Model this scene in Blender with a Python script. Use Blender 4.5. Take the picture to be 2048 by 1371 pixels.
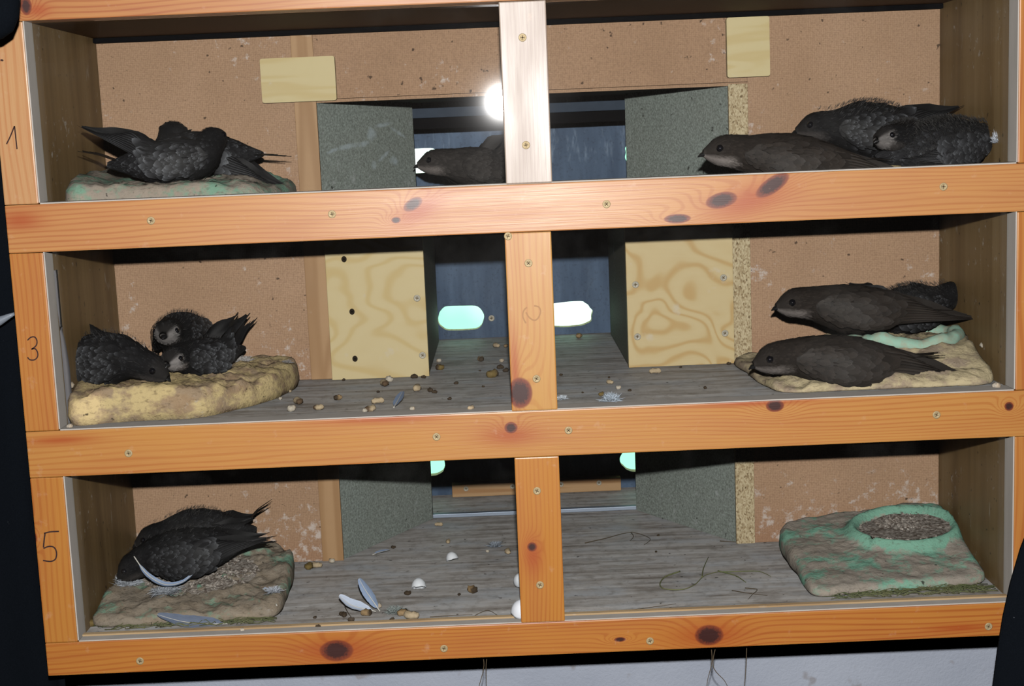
import bpy, bmesh, math, random
import numpy as np
from mathutils import Vector, Matrix, noise as mnoise

for o in list(bpy.data.objects): bpy.data.objects.remove(o)
scene = bpy.context.scene
col = scene.collection
PI = math.pi

# ------------------------------------------------------------------ camera
CAM = np.array([-0.02635, -1.36899, 0.04521])
PITCH, YAW, ROLL, FPX = 0.14519, 0.00277, 0.0414, 2809.55

def ray(u, v):
    a, b = u - 1024, v - 685.5
    c, s = math.cos(ROLL), math.sin(ROLL)
    uu, vv = c*a - s*b, s*a + c*b
    x, y, z = uu/FPX, 1.0, -vv/FPX
    c, s = math.cos(PITCH), math.sin(PITCH)
    y, z = c*y + s*z, -s*y + c*z
    c, s = math.cos(YAW), math.sin(YAW)
    return np.array([c*x + s*y, -s*x + c*y, z])
def atY(u, v, Y):
    d = ray(u, v); t = (Y - CAM[1])/d[1]; return CAM + t*d
def atZ(u, v, Z):
    d = ray(u, v); t = (Z - CAM[2])/d[2]; return CAM + t*d

cam_d = bpy.data.cameras.new('camera')
cam_d.sensor_width = 36.0
cam_d.lens = FPX/2048*36.0
cam_d.clip_start = 0.01
cam = bpy.data.objects.new('camera', cam_d); col.objects.link(cam)
fw = Vector(ray(1024, 685.5)).normalized()
rt = Vector(ray(1124, 685.5) - ray(924, 685.5)).normalized()
up = rt.cross(fw).normalized()
M = Matrix.Identity(4)
for i in range(3):
    M[i][0] = rt[i]; M[i][1] = up[i]; M[i][2] = -fw[i]; M[i][3] = CAM[i]
cam.matrix_world = M
scene.camera = cam

# ------------------------------------------------------------------ world, flash, exposure
world = bpy.data.worlds.new('outdoors'); scene.world = world
world.use_nodes = True
bg = world.node_tree.nodes['Background']
wt_ = world.node_tree                                          # hazy green daylight outside the entrance holes
wn = wt_.nodes.new('ShaderNodeTexNoise'); wn.inputs['Scale'].default_value = 7; wn.inputs['Detail'].default_value = 3
wr = wt_.nodes.new('ShaderNodeValToRGB')
wr.color_ramp.elements[0].position = .46; wr.color_ramp.elements[0].color = (.30, .80, .52, 1)
wr.color_ramp.elements[1].position = .68; wr.color_ramp.elements[1].color = (.95, 1.0, 1.0, 1)
wc = wt_.nodes.new('ShaderNodeTexCoord')
wt_.links.new(wc.outputs['Generated'], wn.inputs['Vector']); wt_.links.new(wn.outputs['Fac'], wr.inputs[0]); wt_.links.new(wr.outputs[0], bg.inputs['Color'])
bg.inputs['Strength'].default_value = 1.9

fl = bpy.data.lights.new('camera_flash', 'POINT')
fl.energy = 106; fl.color = (1.0, 0.97, 0.95); fl.shadow_soft_size = 0.0105
flo = bpy.data.objects.new('camera_flash', fl); col.objects.link(flo)
flo.location = (-0.018, -1.37, 0.149)

vs = scene.view_settings
vs.view_transform = 'Standard'; vs.look = 'None'; vs.gamma = 1.0; vs.use_curve_mapping = False
vs.exposure = 0.0
try: scene.cycles.diffuse_bounces = 0       # a hard flash picture: its shadows stay black
except Exception: pass

# ------------------------------------------------------------------ node helper
class NT:
    def __init__(s, name):
        s.m = bpy.data.materials.new(name); s.m.use_nodes = True
        s.t = s.m.node_tree; s.t.nodes.clear()
        s.out = s.t.nodes.new('ShaderNodeOutputMaterial')
    def n(s, kind, **kw):
        nd = s.t.nodes.new(kind)
        for k, v in kw.items(): setattr(nd, k, v)
        return nd
    def put(s, sock, v):
        if isinstance(v, bpy.types.NodeSocket): s.t.links.new(v, sock)
        elif v is not None:
            if sock.type == 'RGBA' and not hasattr(v, '__len__'): v = (v, v, v, 1)
            if sock.type == 'RGBA' and len(v) == 3: v = (*v, 1)
            sock.default_value = v
    def pos(s): return s.n('ShaderNodeNewGeometry').outputs['Position']
    def obj(s): return s.n('ShaderNodeTexCoord').outputs['Object']
    def sep(s, v):
        nd = s.n('ShaderNodeSeparateXYZ'); s.put(nd.inputs[0], v); return nd.outputs
    def comb(s, x, y, z):
        nd = s.n('ShaderNodeCombineXYZ')
        for i, q in enumerate((x, y, z)): s.put(nd.inputs[i], q)
        return nd.outputs[0]
    def math(s, op, a, b=None, c=None):
        nd = s.n('ShaderNodeMath', operation=op)
        for i, q in enumerate((a, b, c)):
            if q is not None: s.put(nd.inputs[i], q)
        return nd.outputs[0]
    def mapv(s, v, scale=(1,1,1), loc=(0,0,0), rot=(0,0,0)):
        nd = s.n('ShaderNodeMapping'); s.put(nd.inputs['Vector'], v)
        nd.inputs['Scale'].default_value = scale; nd.inputs['Location'].default_value = loc; nd.inputs['Rotation'].default_value = rot
        return nd.outputs[0]
    def noise(s, v, scale=5, detail=3, rough=.5, dist=0):
        nd = s.n('ShaderNodeTexNoise'); s.put(nd.inputs['Vector'], v)
        nd.inputs['Scale'].default_value = scale; nd.inputs['Detail'].default_value = detail
        nd.inputs['Roughness'].default_value = rough; nd.inputs['Distortion'].default_value = dist
        return nd.outputs['Fac']
    def voro(s, v, scale=5, out='Distance'):
        nd = s.n('ShaderNodeTexVoronoi'); s.put(nd.inputs['Vector'], v); nd.inputs['Scale'].default_value = scale
        return nd.outputs[out]
    def ramp(s, f, stops):
        nd = s.n('ShaderNodeValToRGB'); s.put(nd.inputs[0], f)
        e = nd.color_ramp.elements
        while len(e) < len(stops): e.new(0.5)
        for i, (p, c) in enumerate(stops):
            e[i].position = p
            e[i].color = (c, c, c, 1) if not hasattr(c, '__len__') else (*c[:3], 1)
        return nd.outputs[0]
    def mix(s, f, a, b, mode='MIX'):
        nd = s.n('ShaderNodeMix', data_type='RGBA', blend_type=mode)
        s.put(nd.inputs[0], f); s.put(nd.inputs[6], a); s.put(nd.inputs[7], b)
        return nd.outputs[2]
    def bump(s, h, strength=.3, dist=.001):
        nd = s.n('ShaderNodeBump'); s.put(nd.inputs['Height'], h)
        nd.inputs['Strength'].default_value = strength; nd.inputs['Distance'].default_value = dist
        return nd.outputs[0]
    def attr(s, name):
        return s.n('ShaderNodeAttribute', attribute_name=name).outputs
    def bsdf(s, color, rough=.6, spec=.4, metal=0, normal=None, **kw):
        nd = s.n('ShaderNodeBsdfPrincipled')
        s.put(nd.inputs['Base Color'], color); s.put(nd.inputs['Roughness'], rough)
        s.put(nd.inputs['Specular IOR Level'], spec); s.put(nd.inputs['Metallic'], metal)
        if normal is not None: s.put(nd.inputs['Normal'], normal)
        for k, v in kw.items(): s.put(nd.inputs[k], v)
        s.t.links.new(nd.outputs[0], s.out.inputs[0])
        return s.m

def plain(name, c, rough=.6, spec=.4, metal=0):
    return NT(name).bsdf(c, rough, spec, metal)

def gauss(N, A, B, a0, b0, sa, sb, rot=0.0):
    da = N.math('SUBTRACT', A, a0); db = N.math('SUBTRACT', B, b0)
    if rot:
        c, s_ = math.cos(rot), math.sin(rot)
        da2 = N.math('ADD', N.math('MULTIPLY', da, c), N.math('MULTIPLY', db, s_))
        db = N.math('SUBTRACT', N.math('MULTIPLY', db, c), N.math('MULTIPLY', da, s_)); da = da2
    q = N.math('ADD', N.math('POWER', N.math('DIVIDE', da, sa), 2.0), N.math('POWER', N.math('DIVIDE', db, sb), 2.0))
    return N.math('EXPONENT', N.math('MULTIPLY', q, -1.0))

def pine(name, axis, knots=(), light=(.66, .27, .07), dark=(.46, .115, .02), seed=0.0, freq=215, reds=()):
    """varnished pine; axis = grain direction ('X' or 'Z'); knots = (along, across, r_along, r_across, rot)"""
    N = NT(name)
    P = N.sep(N.pos())
    A, B = (P[0], P[2]) if axis == 'X' else (P[2], P[0])
    v = N.comb(N.math('MULTIPLY', A, 2.2), N.math('MULTIPLY', B, 16.0), seed)
    warp = N.noise(v, 1.0, 2, .5)
    field = N.math('ADD', N.math('MULTIPLY', B, freq), N.math('MULTIPLY', warp, 7.0))
    kn = None
    for (a0, b0, ra, rb, rot) in knots:
        big = gauss(N, A, B, a0, b0, ra*2.4, rb*1.9, rot)
        field = N.math('ADD', field, N.math('MULTIPLY', big, 4.5))
        core = gauss(N, A, B, a0, b0, ra, rb, rot)
        kn = core if kn is None else N.math('MAXIMUM', kn, core)
    st = N.math('SINE', N.math('MULTIPLY', field, 2*PI))
    st = N.ramp(N.math('MULTIPLY_ADD', st, .5, .5), [(0, 0), (.62, .10), (.92, 1)])
    fine = N.noise(N.comb(N.math('MULTIPLY', A, 14.0), N.math('MULTIPLY', B, 900.0), seed), 1.0, 3, .6)
    broad = N.noise(N.comb(N.math('MULTIPLY', A, 5.0), N.math('MULTIPLY', B, 30.0), seed + 7), 1.0, 3, .6)
    f = N.math('ADD', N.math('MULTIPLY', st, N.ramp(warp, [(.3, .25), (.7, .62)])), N.math('MULTIPLY', N.math('SUBTRACT', broad, .42), 1.3))
    f = N.math('ADD', f, N.math('MULTIPLY', N.math('SUBTRACT', fine, .5), .6))
    light = tuple(q*k for q, k in zip(light, (.72, .80, .80))); dark = tuple(q*k for q, k in zip(dark, (.72, .78, .85)))
    c = N.mix(f, light, dark)
    for (a0, b0, ra, rb, rot) in reds:
        c = N.mix(N.math('MULTIPLY', gauss(N, A, B, a0, b0, ra, rb, rot), .75), c, (.36, .06, .012))
    if kn is not None:
        k2 = N.ramp(N.math('ADD', kn, N.math('MULTIPLY', N.math('SUBTRACT', broad, .5), .25)), [(.29, 0), (.36, .75), (.41, 1)])
        kc = N.mix(N.ramp(N.math('ADD', kn, N.math('MULTIPLY', N.math('SUBTRACT', N.noise(N.pos(), 420, 2, .6), .5), .5)), [(.42, 0), (.7, 1)]), (.20, .042, .016), (.045, .014, .012))
        c = N.mix(k2, c, kc)
    # rubbed whitish scuffs
    sc = N.noise(N.pos(), 55, 4, .65)
    c = N.mix(N.ramp(sc, [(.62, 0), (.78, .35)]), c, (.62, .42, .30))
    return N.bsdf(c, rough=N.ramp(broad, [(.3, .34), (.7, .46)]), spec=.6, normal=N.bump(fine, .15, .0006))

def plywood(name, seed, base=(.66, .42, .13), line=(.52, .27, .06), fx=7, fz=14, rings=9, speck=0.0):
    N = NT(name); P = N.sep(N.pos())
    v = N.comb(N.math('MULTIPLY', P[0], fx), seed, N.math('MULTIPLY', P[2], fz))
    f = N.noise(v, 1.0, 1.5, .45, .4)
    st = N.math('SINE', N.math('MULTIPLY', f, rings*2*PI))
    st = N.ramp(N.math('MULTIPLY_ADD', st, .5, .5), [(0, 0), (.6, .15), (1, 1)])
    fine = N.noise(N.mapv(N.pos(), (40, 40, 700)), 1, 3, .6)
    c = N.mix(N.math('MULTIPLY', st, .8), base, line)
    c = N.mix(N.math('MULTIPLY', fine, .28), c, line)
    d = N.noise(N.pos(), 45, 4, .6)
    c = N.mix(N.ramp(d, [(.66, 0), (.76, .5)]), c, (.62, .56, .46))
    return N.bsdf(c, .55, .3, normal=N.bump(fine, .1, .0005))

def splatter(N, zfloor=None, amount=1.0, reach=.10):
    """white droppings stains and dark specks: returns (white mask, dark mask)"""
    p = N.pos()
    a = N.noise(p, 95, 4, .7)
    g = N.noise(N.mapv(p, (1, 1, 1), (3.1, 0, 1.7)), 14, 2, .5)
    w = N.math('ADD', a, N.math('MULTIPLY', N.math('SUBTRACT', g, .5), .45))
    if zfloor is not None:
        z = N.sep(p)[2]
        hgt = N.math('SUBTRACT', z, zfloor)
        low = N.math('EXPONENT', N.math('MULTIPLY', N.math('POWER', N.math('DIVIDE', hgt, reach), 2.0), -1.0))
        w = N.math('ADD', w, N.math('MULTIPLY', low, .15*amount))
    w = N.ramp(w, [(.66, 0), (.78, .85)])
    d = N.noise(N.mapv(p, (1, 1, 1), (9.1, 4, 2.7)), 130, 2, .5)
    d = N.ramp(d, [(.70, 0), (.75, .85)])
    return w, d

def hardboard(name, zfloor, amount, base=(.49, .318, .20), reach=.07):
    N = NT(name); P = N.sep(N.pos())
    k = 2*PI/.0042
    s1 = N.math('SINE', N.math('MULTIPLY', N.math('ADD', P[0], P[2]), k))
    s2 = N.math('SINE', N.math('MULTIPLY', N.math('SUBTRACT', P[0], P[2]), k))
    mesh = N.math('MULTIPLY', s1, s2)
    n1 = N.noise(N.pos(), 9, 4, .6); n2 = N.noise(N.pos(), 420, 2, .6)
    c = N.mix(n1, (base[0]*.8, base[1]*.78, base[2]*.75), (base[0]*1.2, base[1]*1.2, base[2]*1.22))
    c = N.mix(N.math('MULTIPLY_ADD', mesh, .16, .16), c, (.19, .11, .065))
    c = N.mix(N.ramp(n2, [(.4, 0), (.75, .5)]), c, (.22, .13, .08))
    w, d = splatter(N, zfloor, amount, reach)
    # browner towards the foot of the panel
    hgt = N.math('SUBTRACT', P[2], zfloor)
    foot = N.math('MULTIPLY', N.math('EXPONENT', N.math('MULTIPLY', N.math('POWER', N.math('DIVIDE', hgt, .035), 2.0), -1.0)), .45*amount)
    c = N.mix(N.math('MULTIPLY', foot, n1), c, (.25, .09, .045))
    c = N.mix(w, c, (.60, .52, .47)); c = N.mix(d, c, (.05, .03, .02))
    return N.bsdf(c, .75, .2, normal=N.bump(N.math('ADD', mesh, n2), .15, .0006))

def chipboard(name, base=(.135, .15, .115), zfloor=None, smear=False):
    N = NT(name)
    n1 = N.noise(N.pos(), 420, 3, .7); n2 = N.noise(N.pos(), 12, 3, .5)
    c = N.mix(N.ramp(n1, [(.35, 0), (.7, 1)]), tuple(b*.55 for b in base), tuple(b*1.45 for b in base))
    c = N.mix(N.math('MULTIPLY', n2, .30), c, (.24, .22, .17))
    w, d = splatter(N, zfloor, .4)
    if smear:   # dried white smear on the left wall of the top tunnel
        P = N.sep(N.pos()); m = None
        for (u, v, su, sv, rot) in ((742, 268, 9, 15, 0), (762, 249, 17, 5, .2), (792, 266, 20, 4, -.7), (705, 292, 26, 6, .2), (678, 300, 14, 4, .4), (765, 312, 18, 4, .8), (748, 330, 6, 9, 0), (783, 322, 9, 10, .3), (728, 288, 12, 6, .3)):
            p = atY(u, v, .33); g_ = gauss(N, P[0], P[2], float(p[0]), float(p[2]), su/1650, sv/1650, rot)
            m = g_ if m is None else N.math('MAXIMUM', m, g_)
        m = N.ramp(N.math('MULTIPLY', m, N.ramp(N.noise(N.pos(), 130, 3, .6), [(.3, .35), (.6, 1)])), [(.25, 0), (.8, .6)])
        c = N.mix(m, c, (.48, .56, .60))
    c = N.mix(w, c, (.42, .45, .44)); c = N.mix(d, c, (.03, .03, .025))
    return N.bsdf(c, .7, .25, normal=N.bump(n1, .3, .0006))

def chip_edge(name):
    N = NT(name)
    v = N.voro(N.mapv(N.pos(), (1, 1, .55)), 800, 'Color'); n1 = N.noise(N.pos(), 380, 3, .7)
    f = N.math('MULTIPLY_ADD', N.sep(v)[0], .6, N.math('MULTIPLY', n1, .5))
    c = N.ramp(f, [(.16, (.10, .06, .03)), (.34, (.40, .30, .17)), (.75, (.62, .52, .34))])
    return N.bsdf(c, .85, .15, normal=N.bump(f, .6, .002))

def floor_mat(name, seed, tint=(1, 1, 1)):
    N = NT(name); p = N.pos()
    st = N.noise(N.mapv(p, (7, 90, 90), (seed, 0, 0)), 1, 5, .65)
    bl = N.noise(N.mapv(p, (14, 30, 30), (seed*2, 3, 0)), 1, 4, .6)
    c = N.ramp(st, [(.30, (.25, .215, .185)), (.47, (.55, .515, .49)), (.68, (.78, .765, .76))])
    c = N.mix(N.ramp(bl, [(.48, 0), (.68, .6)]), c, (.56, .61, .68))
    c = N.mix(N.ramp(bl, [(.30, .5), (.44, 0)]), c, (.19, .16, .135))
    mo = N.noise(N.mapv(p, (1, 1, 1), (seed, 5, 1)), 75, 5, .7)
    c = N.mix(N.ramp(mo, [(.50, 0), (.70, .55)]), c, (.22, .19, .165))
    c = N.mix(N.ramp(mo, [(.30, .5), (.44, 0)]), c, (.70, .70, .72))
    w, d = splatter(N)
    c = N.mix(N.math('MULTIPLY', w, .7), c, (.62, .65, .70)); c = N.mix(d, c, (.03, .022, .017))
    return N.bsdf(c, .6, .3, normal=N.bump(st, .35, .0015))

def side_wood(name, seed):
    N = NT(name); p = N.pos()
    st = N.noise(N.mapv(p, (10, 26, 1.3), (seed, 0, 0)), 1, 4, .6)
    fine = N.noise(N.mapv(p, (300, 300, 12), (seed, 0, 0)), 1, 3, .6)
    c = N.ramp(st, [(.25, (.14, .085, .034)), (.5, (.245, .158, .066)), (.75, (.34, .235, .115))])
    c = N.mix(N.math('MULTIPLY', fine, .35), c, (.10, .06, .03))
    w, d = splatter(N)
    w2 = N.noise(N.mapv(p, (60, 60, 18), (seed, 1, 2)), 1, 3, .6)
    c = N.mix(N.ramp(w2, [(.68, 0), (.76, .55)]), c, (.45, .42, .36))
    c = N.mix(w, c, (.5, .47, .42)); c = N.mix(d, c, (.03, .02, .012))
    return N.bsdf(c, .5, .35, normal=N.bump(fine, .1, .0005))

# ------------------------------------------------------------------ mesh helpers
def link(name, me, mats, parent=None):
    o = bpy.data.objects.new(name, me); col.objects.link(o)
    if mats is not None and not me.materials:
        for m in (mats if isinstance(mats, (list, tuple)) else [mats]): me.materials.append(m)
    if parent is not None: o.parent = parent
    return o
def bm_obj(name, bm, mats, parent=None, smooth=False, base=None):
    """bm is in world coordinates; it is moved into the parent's (un-rotated) frame"""
    b = base if base is not None else (parent_base(parent) if parent else None)
    if b is not None: bmesh.ops.translate(bm, vec=-Vector(b), verts=bm.verts)
    bmesh.ops.recalc_face_normals(bm, faces=bm.faces)
    me = bpy.data.meshes.new(name); bm.to_mesh(me); bm.free()
    if smooth: me.polygons.foreach_set('use_smooth', [True]*len(me.polygons))
    return link(name, me, mats, parent)
def parent_base(p):
    v = Vector((0, 0, 0))
    while p is not None: v += p.location; p = p.parent
    return v
def empty(name, loc, label=None, cat=None, group=None):
    o = bpy.data.objects.new(name, None); col.objects.link(o); o.location = loc
    o.empty_display_size = .02
    if label: tag(o, label, cat, group)
    return o
def tag(o, label, cat=None, group=None, kind=None):
    if label: o['label'] = label
    if cat: o['category'] = cat
    if group: o['group'] = group
    if kind: o['kind'] = kind
    return o
def box(bm, x0, x1, y0, y1, z0, z1, mi=0):
    vs = [bm.verts.new(p) for p in ((x0,y0,z0),(x1,y0,z0),(x1,y1,z0),(x0,y1,z0),(x0,y0,z1),(x1,y0,z1),(x1,y1,z1),(x0,y1,z1))]
    for f in ((0,1,5,4),(1,2,6,5),(2,3,7,6),(3,0,4,7),(4,5,6,7),(3,2,1,0)):
        fc = bm.faces.new([vs[i] for i in f]); fc.material_index = mi
def bevel(bm, w=.0008, seg=2):
    bmesh.ops.bevel(bm, geom=list(bm.edges), offset=w, segments=seg, profile=.6, affect='EDGES')
def boxobj(name, dims, mats, parent=None, bev=.0008):
    bm = bmesh.new(); box(bm, *dims)
    if bev: bevel(bm, bev)
    return bm_obj(name, bm, mats, parent)
def prism(bm, pts, z0, z1):
    a = [bm.verts.new((x, y, z0)) for x, y in pts]; b = [bm.verts.new((x, y, z1)) for x, y in pts]
    n = len(pts)
    for i in range(n): bm.faces.new((a[i], a[(i+1) % n], b[(i+1) % n], b[i]))
    bm.faces.new(b); bm.faces.new(a[::-1])
def tube(bm, pts, rad, seg=6, mi=0):
    pts = [Vector(p) for p in pts]; n = len(pts); rings = []
    for i, p in enumerate(pts):
        t = (pts[min(i+1, n-1)] - pts[max(i-1, 0)]).normalized()
        ref = Vector((0, 0, 1)) if abs(t.z) < .9 else Vector((1, 0, 0))
        a = t.cross(ref).normalized(); b = t.cross(a).normalized()
        r = rad(i/(n-1)) if callable(rad) else rad
        rings.append([bm.verts.new(p + a*math.cos(2*PI*k/seg)*r + b*math.sin(2*PI*k/seg)*r) for k in range(seg)])
    for i in range(n-1):
        for k in range(seg):
            f = bm.faces.new((rings[i][k], rings[i][(k+1) % seg], rings[i+1][(k+1) % seg], rings[i+1][k])); f.material_index = mi; f.smooth = True
    for r in (rings[0], rings[-1][::-1]):
        f = bm.faces.new(r); f.material_index = mi
def crom(pts, n=8, closed=False):
    P = [np.array(p, float) for p in pts]; out = []; L = len(P)
    rng = range(L if closed else L-1)
    for i in rng:
        if closed: p0, p1, p2, p3 = P[(i-1) % L], P[i], P[(i+1) % L], P[(i+2) % L]
        else: p0, p1, p2, p3 = P[max(i-1, 0)], P[i], P[i+1], P[min(i+2, L-1)]
        for k in range(n):
            t = k/n
            out.append(.5*((2*p1) + (-p0+p2)*t + (2*p0-5*p1+4*p2-p3)*t*t + (-p0+3*p1-3*p2+p3)*t**3))
    if not closed: out.append(P[-1])
    return out

# ------------------------------------------------------------------ main dimensions (metres, front face of the frame is y = 0)
XL, XR = -.475, .475          # clear opening
XO = .508                     # outer edge of the frame
YB = .245                     # back panels of the nest chambers
YT = .412                     # rear end of the entrance tunnels
YW = .535                     # inner face of the entrance boards
T = .025                      # thickness of the front frame
ZT, Z1, Z1B, Z2, Z2B, Z3, Z3B = .1734, 0.0, -.0466, -.2238, -.2705, -.4423, -.4769
ZF = Z1-.0145                 # the top shelf lies a little below the upper edge of its rail
FLOORS = (ZF, Z2, Z3); CEILS = (ZT, ZF-.018, Z2-.018)

# ------------------------------------------------------------------ room shell
N = NT('plaster'); a_ = N.noise(N.pos(), 260, 3, .7); b_ = N.noise(N.pos(), 7, 4, .6); c_ = N.noise(N.pos(), 34, 2, .5)
cc = N.mix(b_, (.28, .32, .40), (.50, .55, .64)); cc = N.mix(N.math('MULTIPLY', a_, .35), cc, (.42, .45, .52))
cc = N.mix(N.ramp(c_, [(.66, 0), (.72, .6)]), cc, (.26, .24, .24))
M_plaster = N.bsdf(cc, .9, .15, normal=N.bump(a_, .5, .002))
N = NT('dark_boards'); a_ = N.noise(N.mapv(N.pos(), (3, 3, 30)), 1, 4, .6)
M_dark = N.bsdf(N.mix(a_, (.018, .016, .015), (.045, .04, .036)), .9, .1)
def struct(o): o['kind'] = 'structure'; return o
bm = bmesh.new()
for d in ((-1.3, -.5, .205, .66, -1.3, 1.1), (.5, 1.3, .205, .66, -1.3, 1.1), (-.5, .5, .205, .66, -1.3, -.465), (-.5, .5, .205, .66, .2, 1.1)): box(bm, *d)
struct(bm_obj('wall_back', bm, M_plaster))
struct(boxobj('wall_left', (-1.4, -1.3, -2.4, .66, -1.3, 1.1), M_dark, None, 0))
struct(boxobj('wall_right', (1.3, 1.4, -2.4, .66, -1.3, 1.1), M_dark, None, 0))
struct(boxobj('wall_front', (-1.4, 1.4, -2.5, -2.4, -1.3, 1.1), M_dark, None, 0))
struct(boxobj('floor', (-1.4, 1.4, -2.5, .66, -1.4, -1.3), M_dark, None, 0))
struct(boxobj('ceiling', (-1.4, 1.4, -2.5, .66, 1.1, 1.2), M_dark, None, 0))

# ------------------------------------------------------------------ nest cabinet
cab = empty('nest_cabinet', (0, .27, Z3-.018), 'wide wooden nest cabinet of three shelves with hardboard backs and entrance tunnels', 'nest box')
M_side = [side_wood('side_wood_%d' % i, 3.1*i+1) for i in range(2)]
M_floor = [floor_mat('shelf_floor_%d' % i, 5.3*i+2) for i in range(3)]
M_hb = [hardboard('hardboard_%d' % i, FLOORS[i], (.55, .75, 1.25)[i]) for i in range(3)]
M_hbtop = hardboard('hardboard_panel', -1.0, 0, (.455, .29, .18))
M_ceil = plain('ceiling_board', (.16, .085, .035), .7, .2)
M_black = plain('gate_and_shade_black', (.004, .004, .005), .9, .05)
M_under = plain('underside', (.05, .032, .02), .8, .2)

def panel(name, dims, mat, parent=cab, bev=.0006, label=None):
    o = boxobj(name, dims, mat, parent, bev)
    if label: o['label'] = label
    return o
panel('side_panel', (XL-.016, XL, T, .5, Z3-.018, ZT+.018), M_side[0])
panel('side_panel', (XR, XR+.016, T, .5, Z3-.018, ZT+.018), M_side[1])
for i in range(3):
    panel('shelf_board', (XL, XR, T, YT, FLOORS[i]-.018, FLOORS[i]), M_floor[i])
    rr = panel('threshold_board', (-.26, .26, YT+.0005, .56, FLOORS[i]-.018, FLOORS[i]-.0005), M_floor[i])
panel('top_board', (XL-.016, XR+.016, T, .56, ZT, ZT+.016), M_ceil)
M_polemat = [plywood('pole_wood_%d' % i, 4.4+i, (.47, .29, .15), (.34, .19, .085), 26, 2.5, 5) for i in range(3)]
M_chip = [chipboard('chipboard_%d' % i, (.28, .325, .30), FLOORS[i], i == 0) for i in range(3)]
M_edge = chip_edge('chipboard_edge')
M_ply = [plywood('plywood_left', 2.2, (.64, .53, .30), (.57, .42, .18), 6, 16, 9), plywood('plywood_right', 8.7, (.64, .52, .29), (.52, .33, .12), 11, 13, 10)]
XP1, XP2 = -.2566, -.2318
for i in range(3):
    z0, z1 = FLOORS[i], CEILS[i]
    panel('back_panel', (XL, XP1, YB, YB+.004, z0, z1), M_hb[i])
    panel('back_panel', (.2565, XR, YB, YB+.004, z0, z1), M_hb[i])
    panel('corner_batten', (XP1, XP2, YB-.002, YB+.016, z0, z1), M_polemat[i])
    ztop = .094 if i == 0 else z1
    # raw chipboard edge on the right of the tunnel mouth
    if i == 0: panel('chipboard_edge', (.2345, .2565, YB-.002, YB+.004, z0, .0945), M_edge, label='raw flaky chipboard edge')
    else: panel('chipboard_edge', (.2345, .2565, YB-.002, YB+.004, z0, z1), M_edge, label='raw flaky chipboard edge')
    if i != 1:
        for sgn in (-1, 1):
            xa, xb = (XP2, -.134) if sgn < 0 else (.2345, .132)
            bm = bmesh.new()
            prism(bm, [(xa, YB+.0035), (xb, YT), (xb-.0005*sgn+sgn*.016, YT+.004), (xa+sgn*.016, YB+.012)], z0+.0003, ztop)
            o = bm_obj('tunnel_wall', bm, M_chip[i], cab); o['label'] = 'grey green chipboard tunnel wall'
# upper panel over the first tunnel and its lip
panel('upper_panel', (XP2, .2345, YB-.0015, YB+.0025, .0965, ZT), M_hbtop)
panel('upper_panel_lip', (XP2, .258, YB-.0006, YB+.006, .0925, .0962), M_hbtop)
panel('upper_panel', (.2345, .2565, YB, YB+.0038, .0965, ZT), M_hbtop)
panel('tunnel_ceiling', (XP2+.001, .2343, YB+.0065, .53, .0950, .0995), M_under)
# added black strip, painting the dark band of shade under the top board
panel('painted_shade_strip', (XL, XR, YB-.012, YB-.0018, ZT-.0055, ZT-.0003), M_black)
# sliding gate frames at the tunnel ends
M_steel = NT('dark_steel'); sn = M_steel.noise(M_steel.pos(), 60, 3, .6)
M_steel = M_steel.bsdf(M_steel.mix(sn, (.018, .030, .050), (.04, .06, .09)), .6, .15)
M_alu = NT('aluminium'); sn = M_alu.noise(M_alu.mapv(M_alu.pos(), (6, 60, 60)), 1, 3, .6)
M_alu = M_alu.bsdf(M_alu.mix(sn, (.20, .25, .33), (.42, .48, .58)), .5, .4, .5)
g = panel('gate_frame', (-.142, .142, YT+.0005, YT+.010, .0735, .0855), M_steel, label='dark steel gate bar')
panel('gate_frame', (-.142, .142, YT+.012, YT+.022, .060, .0735), M_black, label='black gate bar')
panel('gate_rail', (-.134, .132, YT+.0012, YT+.010, Z3+.0003, Z3+.0052), M_alu, label='shiny aluminium sliding rail')
for (xx, zz0, zz1) in ((-.1365, ZF, .0735), (.1335, ZF, .0735), (-.1365, Z3, Z2-.02), (.1335, Z3, Z2-.02)):
    panel('gate_post', (xx, xx+.0025, YT+.0045, YT+.012, zz0+.0003, zz1), M_black)
# tunnel sides between gate and entrance board
for i in (0, 2):
    for sgn in (-1, 1):
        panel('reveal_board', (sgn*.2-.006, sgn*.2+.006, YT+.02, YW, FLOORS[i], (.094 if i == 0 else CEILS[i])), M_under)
# row two: plywood baffles
yb = .231
for k, (x0, x1) in enumerate(((XP2+.0008, -.1188), (.1118, .2342))):
    o = panel('plywood_baffle', (x0, x1, yb, yb+.012, Z2+.0004, CEILS[1]), M_ply[k], bev=.0007)
    o['label'] = 'pale plywood baffle board'
    sx = (x1-.010, x1-.0002) if k == 0 else (x0+.0002, x0+.010)
    panel('baffle_side', (sx[0], sx[1], yb+.0122, .5, Z2+.002, CEILS[1]), chipboard('baffle_side_%d' % k, (.17, .155, .12)))
    baffle = o
    if k == 0: baffle_l = o
    else: baffle_r = o

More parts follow.
